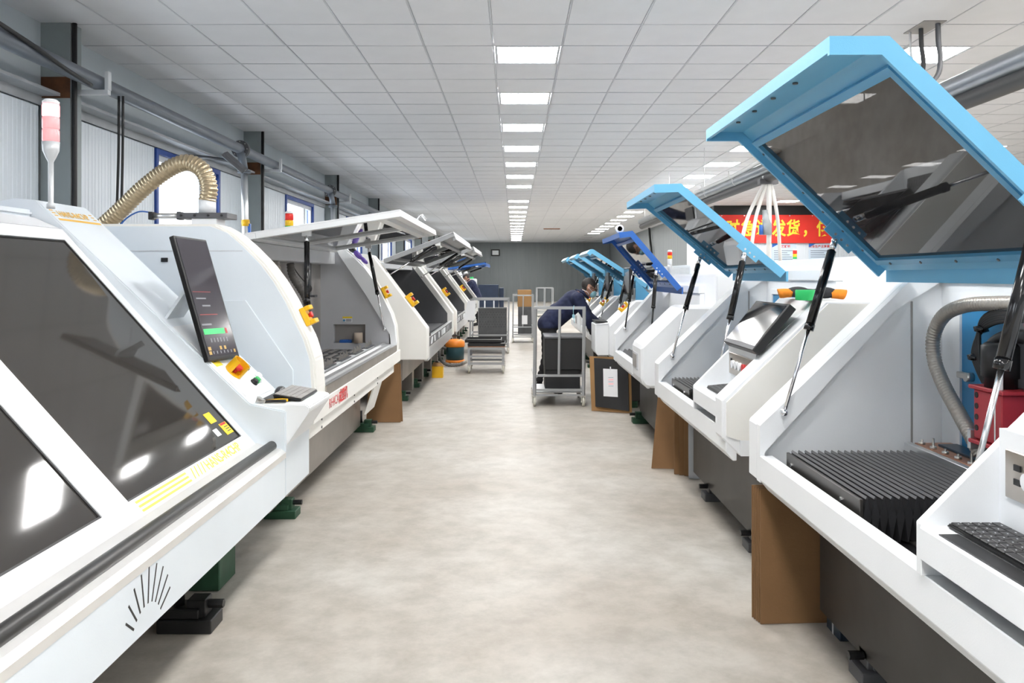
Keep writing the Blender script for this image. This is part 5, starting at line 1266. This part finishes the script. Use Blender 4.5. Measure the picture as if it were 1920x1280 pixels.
def vacuum():
    x, y = -1.0, 13.55; t = thing('vacuum_cleaner', 'drum vacuum cleaner with teal tank and orange lid under the left machines', 'vacuum', (x, y, 0))
    bm = newbm(); lathe(bm, [(.13, .09), (.15, .10), (.155, .30), (.15, .31)], (x, y, 0), 24); obj('tank', bm, 'teal', t)
    bm = newbm(); lathe(bm, [(.158, .31), (.165, .32), (.16, .40), (.12, .435), (.03, .44)], (x, y, 0), 24); obj('motor_head', bm, 'orange', t)
    bm = newbm(); lathe(bm, [(.16, .05), (.165, .06), (.16, .09), (.13, .092)], (x, y, 0), 24); obj('base_ring', bm, 'orange', t)
    bm = newbm(); tube(bm, spline([(x-.07, y, .43), (x-.06, y, .49), (x+.06, y, .49), (x+.07, y, .43)], 6), .014, 8); obj('handle', bm, 'black', t)
    for k in range(4):
        a = PI/4+PI/2*k; c = (x+math.cos(a)*.13, y+math.sin(a)*.13, .025); bm = newbm(); lathe(bm, [(.008, -.012), (.025, -.012), (.025, .012), (.008, .012)], c, 12, 'x'); cyl(bm, c, (c[0], c[1], .055), .008, n=6); obj('caster', bm, 'black', t)
    corrugated('vacuum_hose', [(x-.14, y-.08, .28), (x-.24, y-.10, .30), (x-.24, y-.2, .14), (x-.12, y-.28, .04), (x+.06, y-.3, .035), (x+.16, y-.25, .06)], .024, 'hose_dark', t, step=.014)
    bm = newbm(); cyl(bm, (x+.13, y-.27, .05), (x+.2, y-.22, .08), .03, n=12); obj('hose_nozzle', bm, 'hose_grey', t)
vacuum()

# ================================================================== CARTS
def caster(parent, x, y, r=.05, m='wheel'):
    bm = newbm(); lathe(bm, [(r*.3, -.014), (r*.92, -.014), (r, -.008), (r, .008), (r*.92, .014), (r*.3, .014)], (x, y, r), 18, 'x'); w = obj('caster_wheel', bm, m, parent)
    bm = newbm(); box(bm, x-.026, x-.018, y-.018, y+.018, r-.012, r*2.15); box(bm, x+.018, x+.026, y-.018, y+.018, r-.012, r*2.15); box(bm, x-.026, x+.026, y-.026, y+.026, r*2.15, r*2.4); cyl(bm, (x-.028, y, r), (x+.028, y, r), .008, n=8); obj('caster_fork', bm, 'steel', w)
def post(parent, a, b, w=.03, nm='post', m='cart_grey'):
    """square bar from a to b"""
    a, b = Vector(a), Vector(b); u, v = frame_of(b-a); bm = newbm(); h = w/2
    A = [bm.verts.new(a+u*p*h+v*q*h) for p, q in ((-1, -1), (1, -1), (1, 1), (-1, 1))]; B = [bm.verts.new(b+u*p*h+v*q*h) for p, q in ((-1, -1), (1, -1), (1, 1), (-1, 1))]
    bm.faces.new(A[::-1]); bm.faces.new(B)
    for i in range(4): bm.faces.new((A[i], A[(i+1) % 4], B[(i+1) % 4], B[i]))
    return obj(nm, bm, m, parent)
def rack_cart(label, x0, x1, y0, y1, H, mid=True, shelf=.20, lean=.0, wheels='wheel', group='rack carts', backframe=True):
    t = thing('rack_cart', label, 'cart', ((x0+x1)/2, (y0+y1)/2, 0), group); w = .032; zb = .12
    fr = [y0] + ([y1] if backframe else [])
    for y in fr:
        s = lean if y == y0 else -lean
        post(t, (x0, y, zb), (x0+.012, y+s, H), w); post(t, (x1, y, zb), (x1-.0+.012, y+s, H), w)
        post(t, (x0-w/2+.012, y+s, H), (x1+w/2+.012, y+s, H), w, 'top_rail')
        if mid: post(t, ((x0+x1)/2, y, shelf+.17), ((x0+x1)/2+.012, y+s, H-w/2), w*.8, 'mid_bar')
        post(t, (x0+w/2, y, shelf+.155), (x1-w/2, y, shelf+.155), w*.8, 'cross_rail')
        post(t, (x0+w/2, y, zb+.07), (x1-w/2, y, zb+.07), w*.8, 'cross_rail'); post(t, (x0+w/2, y, zb+.01), (x1-w/2, y, zb+.01), w*.7, 'cross_rail')
    for x in (x0, x1):
        post(t, (x, y0+w/2, shelf+.155), (x, y1-w/2, shelf+.155), w, 'side_rail'); post(t, (x, y0+w/2, zb+.03), (x, y1-w/2, zb+.03), w, 'side_rail')
    for y in (y0+.01, y1-.01):
        for x in (x0, x1): caster(t, x, y, .052, wheels)
    bm = newbm(); box(bm, x0+w/2, x1-w/2, y0+w/2, y1-w/2, zb+.035, zb+.047); obj('deck', bm, 'cart_grey', t)
    return t
# cart in front of the leaning worker
D = rack_cart('tall aluminium frame cart loaded with black boxes in front of the leaning worker', .235, .80, 9.24, 9.95, 1.135, lean=.03, backframe=False)
bm = newbm(); box(bm, .672, .70, 9.248, 9.256, 1.02, 1.06, bev=.002); tg = obj('cable_tag', bm, 'mask_blue', D, label='bright blue cable tie with tag')
bm = newbm(); tube(bm, spline([(.69, 9.25, 1.03), (.684, 9.245, 1.1), (.692, 9.25, 1.165)], 5), .004, 5); tube(bm, [(.69, 9.248, 1.02), (.697, 9.25, .96)], .004, 5); obj('tie', bm, 'mask_blue', tg)
bm = newbm(); box(bm, .365, .78, 9.46, 9.92, .168, .40, bev=.006); tag(obj('storage_box', bm, 'box_black', None), 'lower black box on the aluminium frame cart', 'box', 'black boxes on the cart')
def lidbox(x0, x1, y0, y1, z0, z1, label):
    t = thing('storage_box', label, 'box', ((x0+x1)/2, (y0+y1)/2, z0), 'black boxes on the cart')
    bm = newbm(); box(bm, x0, x1, y0, y1, z0, z1-.03, bev=.006); obj('box_body', bm, 'box_black', t)
    bm = newbm(); box(bm, x0-.006, x1+.006, y0-.006, y1+.006, z1-.03, z1, bev=.006); obj('lid', bm, 'charcoal', t)
lidbox(.36, .84, 9.42, 10.0, .401, .795, 'large lidded black box on top of the cart')

# low cart with black trays
def tray_cart():
    x0, x1, y0, y1 = -.70, -.17, 12.4, 13.0; t = thing('tray_cart', 'low aluminium cart with black trays in the middle of the aisle', 'cart', (-.43, 12.7, 0), 'rack carts'); w = .036
    for x in (x0, x1):
        for y in (y0, y1): post(t, (x, y, .12), (x, y, .40), w); caster(t, x, y, .055)
        post(t, (x, y0+w/2, .20), (x, y1-w/2, .20), w, 'side_rail'); post(t, (x, y0+w/2, .385), (x, y1-w/2, .385), w, 'side_rail')
    for y in (y0, y1):
        post(t, (x0+w/2, y, .15), (x1-w/2, y, .15), w, 'cross_rail'); post(t, (x0+w/2, y, .385), (x1-w/2, y, .385), w, 'cross_rail'); post(t, (x0+w/2, y, .26), (x1-w/2, y, .26), w*.8, 'cross_rail')
    bm = newbm(); box(bm, x0-.02, x1+.03, y0-.02, y1+.02, .404, .42, bev=.003); obj('deck', bm, 'copper', t)
    for k, (a, b, c, d, z) in enumerate(((x0-.02, x1+.03, y0-.03, y1-.05, .421), (x0-.07, x1-.03, y0+.1, y1+.1, .466))):
        q = thing('tray', 'shallow black tray, %s of two on the low cart' % ['lower', 'upper'][k], 'tray', ((a+b)/2, (c+d)/2, z), 'trays on the low cart')
        bm = newbm(); box(bm, a, b, c, d, z, z+.012, bev=.003); obj('tray_base', bm, 'box_black', q)
        bm = newbm()
        for (e, f, g, h) in ((a, b, c, c+.012), (a, b, d-.012, d), (a, a+.012, c+.012, d-.012), (b-.012, b, c+.012, d-.012)): box(bm, e, f, g, h, z+.0122, z+.042)
        obj('tray_rim', bm, 'box_black', q)
tray_cart()
B = rack_cart('aluminium rack cart carrying perforated grey panels in the aisle', -.86, -.12, 15.6, 16.5, 1.05, mid=False, wheels='wheel')
for k in range(3):
    x = -.79+.17*k
for k in range(3):
    y = 15.68+.20*k; t = thing('perforated_panel', 'dark grey perforated panel on the rack cart, %s of three' % ['front', 'middle', 'rear'][k], 'panel', (-.45, y, .2), 'perforated panels')
    bm = newbm(); box(bm, -.70+.01*k, -.145, y, y+.06, .169, .88, bev=.004); pn = obj('plate', bm, 'panel_grey', t)
    if k == 0:
        bm = newbm()
        for i in range(10):
            for j in range(9):
                if j in (0, 1, 5): continue
                x = -.665+.052*i+(.026 if j % 2 else 0); z = .42+.047*j
                if x < -.15: cyl(bm, (x, y-.002, z), (x, y+.001, z), .007, n=8)
        o = obj('holes', bm, 'black', t); o['kind'] = 'stuff'
for k, x in enumerate((-.70, -.58, -.40)):
    post(B, (x, 15.80, .169), (x, 15.80, 1.02), .026, 'divider_bar', 'white')
sheet('paper_sheet', 'paper', 'white paper sheet hanging from the rack cart beside the left machine', 'paper', [(-.985, 15.52, .66), (-.76, 15.52, .64), (-.75, 15.53, 1.03), (-.90, 15.53, 1.03)], .002)
Ccart = rack_cart('aluminium rack cart carrying a brown carton further down the aisle', -.03, .42, 18.1, 18.8, 1.07, mid=True)
bm = newbm(); box(bm, .09, .40, 18.4, 18.7, .168, .80, bev=.004); tag(obj('panel_stack', bm, 'panel_grey', None), 'block of grey panels standing on the rack cart with the carton', 'panels')
bm = newbm(); box(bm, .08, .40, 18.42, 18.68, .801, 1.19, bev=.004); tag(obj('carton', bm, 'cardboard_light', None), 'brown carton standing on grey panels on the rack cart', 'carton')
bm = newbm(); box(bm, .175, .30, 18.07, 18.08, .42, .62); obj('sign_card', bm, 'paper', Ccart, label='white card hung on the frame')
rack_cart('empty aluminium cart near the far wall right of the aisle', .84, 1.44, 29.6, 30.6, 1.07, mid=True)
bm = newbm(); box(bm, -.62, -.36, 17.2, 17.5, .002, .55, bev=.01); bm.free()

# ================================================================== FAR END OF THE HALL
for k, (x0, x1, y0, z0, z1, lab) in enumerate(((-1.40, -.62, 31.5, .002, .55, 'large dark navy crate on the floor at the far end'), (-1.42, -.62, 31.5, .551, 1.17, 'dark navy crate stacked on the larger one at the far end'), (-.60, -.42, 31.8, .002, 1.04, 'narrow dark navy crate beside the stacked crates'))):
    t = thing('crate', lab, 'crate', ((x0+x1)/2, y0+.4, z0), 'navy crates'); bm = newbm(); box(bm, x0, x1, y0, y0+.8, z0, z1, bev=.012); obj('crate_body', bm, 'navy_crate', t)
    bm = newbm(); box(bm, x0+.05, x1-.05, y0-.01, y0-.001, z0+.06, z1-.08, bev=.004); obj('crate_panel', bm, 'navy_crate', t)
cabinet(-1.95, -1.27, 26.5, 27.4, 1.42, 'white cabinet behind the far left worker', m='white')
for k, (x, m) in enumerate(((-1.80, 'white'), (-1.62, 'white'), (-1.42, 'green'))):
    bm = newbm(); lathe(bm, [(.05, 0), (.075, .01), (.07, .15+.06*(k == 1)), (.03, .2+.06*(k == 1)), (.028, .23+.06*(k == 1))] if m == 'white' else [(.03, 0), (.06, 0), (.06, .06), (.03, .06), (.03, 0)], (x, 26.8, 1.421), 16)
    tag(obj('bottle' if m == 'white' else 'tape_roll', bm, m, None), ['shorter white bottle on the cabinet behind the far worker', 'taller white bottle on the cabinet behind the far worker', 'green tape roll on the cabinet behind the far worker'][k], 'bottle' if m == 'white' else 'tape roll')
def wall_display():
    x, z, y = -1.12, 2.92, YF-.06; t = thing('wall_display', 'small black framed white sign high on the far wall', 'sign', (x, y, z-.2))
    bm = newbm(); box(bm, x-.26, x+.26, y-.03, y+.05, z-.2, z+.2, bev=.01); obj('frame', bm, 'black', t)
    bm = newbm(); box(bm, x-.19, x+.19, y-.035, y-.0305, z-.13, z+.13); obj('face', bm, 'paper', t)
wall_display()

# ================================================================== PEOPLE
def capsule(bm, a, ra, b, rb, n=4):
    a, b = Vector(a), Vector(b)
    for k in range(n+1):
        t = k/n; ell(bm, a.lerp(b, t), (ra+(rb-ra)*t,)*3, 2)
def person(name, label, J, colours, at, s=1.0, mirror=1, gloves=None):
    """J: joints in the figure's own frame (facing +x), one continuous surface grown over them"""
    bm = newbm(); C = lambda a, ra, b, rb, n=5: capsule(bm, J[a], ra, J[b], rb, n)
    ell(bm, J['hip'], (.145, .18, .13), 3); ell(bm, J['waist'], (.14, .17, .135), 3)
    C('hip', .14, 'waist', .14); 
    for off in (-.05, .05):
        capsule(bm, Vector(J['hip'])+Vector((0, off, 0)), .135, Vector(J['chest'])+Vector((0, off, 0)), .15, 6)
    for sd in ('l', 'r'):
        C('chest', .13, 'sho_'+sd, .085); C('sho_'+sd, .088, 'elb_'+sd, .066); C('elb_'+sd, .064, 'wri_'+sd, .046)
        C('hip_'+sd, .10, 'kne_'+sd, .068); C('kne_'+sd, .066, 'ank_'+sd, .045); C('ank_'+sd, .045, 'toe_'+sd, .04, 3)
        # hand: palm and five fingers
        w, h = Vector(J['wri_'+sd]), Vector(J['han_'+sd]); d = (h-w).normalized(); side = Vector((0, 1, 0)); up = d.cross(side)
        ell(bm, w+d*.05, (.035, .042, .03), 2); pal = w+d*.08
        for k in range(4):
            b0 = pal+side*(-.027+.018*k); l = (.052, .062, .058, .045)[k]; capsule(bm, b0, .0095, b0+d*l*.6-up*.008, .009, 3); capsule(bm, b0+d*l*.6-up*.008, .009, b0+d*l*.9-up*.03, .008, 3)
        sg = -1 if sd == 'l' else 1
        capsule(bm, w+d*.03+side*.03*sg, .011, w+d*.075+side*.052*sg, .009, 4)
    C('chest', .085, 'neck', .06); C('neck', .055, 'head', .06, 3)
    # head in its own tilted frame
    hd = Vector(J['head']); R = Matrix.Rotation(J['tilt'], 3, 'Y') @ Matrix.Rotation(J.get('turn', 0), 3, 'Z')
    E = lambda c, r: ell(bm, hd+R @ Vector(c), r, 3, R)
    E((-.01, 0, .035), (.098, .077, .095)); E((.02, 0, -.03), (.075, .064, .08)); E((.055, 0, -.075), (.035, .035, .03))
    E((.098, 0, -.015), (.018, .014, .026)); E((.085, 0, .022), (.018, .05, .014))
    for sgn in (-1, 1): E((-.005, .078*sgn, -.005), (.02, .012, .032))
    me = bpy.data.meshes.new(name); bm.to_mesh(me); bm.free()
    tmp = bpy.data.objects.new(name+'_tmp', me); COL.objects.link(tmp)
    rm = tmp.modifiers.new('r', 'REMESH'); rm.mode = 'VOXEL'; rm.voxel_size = .0105; sm = tmp.modifiers.new('s', 'SMOOTH'); sm.factor = .5; sm.iterations = 3
    dg = bpy.context.evaluated_depsgraph_get(); me2 = bpy.data.meshes.new_from_object(tmp.evaluated_get(dg)); bpy.data.objects.remove(tmp)
    me2.name = name
    me2.materials.clear()
    for c in ('skin', colours[0], colours[1], 'black', 'hair'): me2.materials.append(M(c))
    Jv = {k: Vector(v) for k, v in J.items() if k not in ('tilt', 'turn')}
    Ri = R.transposed()
    for f in me2.polygons:
        c = f.center; i = 1; loc = Ri @ (c-hd)
        if (c-hd).length < .17 and (c-Jv['chest']).length > .13 and (c-Jv['neck']).length > .06:
            i = 0
            if loc.z > .045-.35*max(0, loc.x) and loc.x < .075: i = 4
            if loc.x < -.02 and loc.z > -.05: i = 4
            if abs(loc.y) > .071 and abs(loc.x) < .03 and abs(loc.z) < .035: i = 0
            if loc.z > .075 and loc.x < .085: i = 4
        elif min((c-Jv['wri_l']).length, (c-Jv['wri_r']).length) < .2:
            for sd in 'lr':
                w, h = Jv['wri_'+sd], Jv['han_'+sd]
                if (c-w).length < .2 and (c-w).dot((h-w).normalized()) > .005: i = 0
        if i == 1:
            if c.z < .10: i = 3
            elif c.z < Jv['hip'].z-.04: i = 2
        f.material_index = i; f.use_smooth = True
    o = bpy.data.objects.new(name, me2); o.location = at; o.scale = (s, s*mirror if mirror > 0 else s, s); link(o)
    if mirror < 0: o.rotation_euler = (0, 0, PI)
    WL[o.name] = Vector((0, 0, 0)); tag(o, label, 'person')
    # clothing and face details as children
    def child(nm, bm_, m):
        me3 = bpy.data.meshes.new(nm); bmesh.ops.recalc_face_normals(bm_, faces=bm_.faces[:]); bm_.to_mesh(me3); bm_.free(); me3.materials.append(M(m)); c = bpy.data.objects.new(nm, me3); link(c, o)
    H = lambda c: hd+R @ Vector(c)
    for sgn in (-1, 1):
        bm = newbm(); ell(bm, H((.088, .03*sgn, .005)), (.008, .012, .008), 2); child('eye', bm, 'black')
    if J.get('mask'):
        pass
    return o, H, child
J1 = dict(hip=(-.42, 0, .89), waist=(-.30, 0, 1.03), chest=(-.10, 0, 1.18), neck=(.02, 0, 1.285), head=(.095, 0, 1.355), tilt=.38,
          hip_l=(-.42, -.10, .86), hip_r=(-.42, .10, .86), kne_l=(-.36, -.12, .47), kne_r=(-.44, .13, .47), ank_l=(-.44, -.13, .08), ank_r=(-.55, .14, .08), toe_l=(-.28, -.14, .045), toe_r=(-.39, .15, .045),
          sho_l=(-.06, -.20, 1.22), sho_r=(-.04, .20, 1.22), elb_l=(.06, -.25, .98), elb_r=(.12, .22, .98), wri_l=(.125, -.20, .80), wri_r=(.26, .14, .88), han_l=(.19, -.17, .73), han_r=(.36, .12, .85))
p1, H1, ch1 = person('person', 'worker in navy jacket, glasses and face mask leaning over the right machines', J1, ('fabric_navy', 'fabric_black'), (.86, 10.25, 0))
bm = newbm(); ell(bm, H1((.075, 0, -.055)), (.052, .064, .05), 3); ch1('face_mask', bm, 'mask_blue')
for sgn in (-1, 1):
    bm = newbm(); tube(bm, spline([H1((.075, .060*sgn, -.04)), H1((.03, .078*sgn, -.02)), H1((-.012, .088*sgn, .0))], 5), .003, 5); ch1('mask_strap', bm, 'paper')
    bm = newbm(); tube(bm, spline([H1((.03, .070*sgn, -.085)), H1((.0, .076*sgn, -.06)), H1((-.04, .07*sgn, -.055)), H1((-.07, .04*sgn, -.055))], 5), .003, 5); ch1('mask_strap', bm, 'paper')
    bm = newbm(); c = [H1((.105, .033*sgn+math.cos(a)*.024, .006+math.sin(a)*.018)) for a in [2*PI*k/14 for k in range(15)]]; tube(bm, c, .0028, 5); tube(bm, [H1((.103, .057*sgn, .01)), H1((.0, .083*sgn, .014))], .0028, 5); ch1('glasses_frame', bm, 'black')
bm = newbm(); tube(bm, spline([Vector(J1['neck'])+Vector((-.085, 0, .04)), Vector(J1['neck'])+Vector((-.02, -.075, .01)), Vector(J1['neck'])+Vector((.055, -.03, -.05)), Vector(J1['neck'])+Vector((.055, .03, -.05)), Vector(J1['neck'])+Vector((-.02, .075, .01)), Vector(J1['neck'])+Vector((-.085, 0, .04))], 6), .018, 8); ch1('collar', bm, 'fabric_navy')
J2 = dict(hip=(-.30, 0, .90), waist=(-.25, 0, 1.05), chest=(-.14, 0, 1.26), neck=(-.05, 0, 1.38), head=(.02, 0, 1.46), tilt=.6,
          hip_l=(-.30, -.10, .87), hip_r=(-.30, .10, .87), kne_l=(-.26, -.12, .48), kne_r=(-.30, .12, .48), ank_l=(-.34, -.13, .08), ank_r=(-.38, .13, .08), toe_l=(-.18, -.14, .045), toe_r=(-.22, .14, .045),
          sho_l=(-.11, -.20, 1.29), sho_r=(-.11, .20, 1.29), elb_l=(-.02, -.24, 1.03), elb_r=(.0, .24, 1.03), wri_l=(.16, -.16, .98), wri_r=(.18, .16, .98), han_l=(.26, -.14, .97), han_r=(.28, .14, .97))
p2, H2, ch2 = person('person', 'worker in dark navy jacket bending over the far left machine', J2, ('fabric_navy', 'fabric_black'), (-1.42, 24.1, 0), mirror=-1)
bm = newbm(); ell(bm, H2((.075, 0, -.055)), (.05, .06, .048), 3); ch2('face_mask', bm, 'paper')
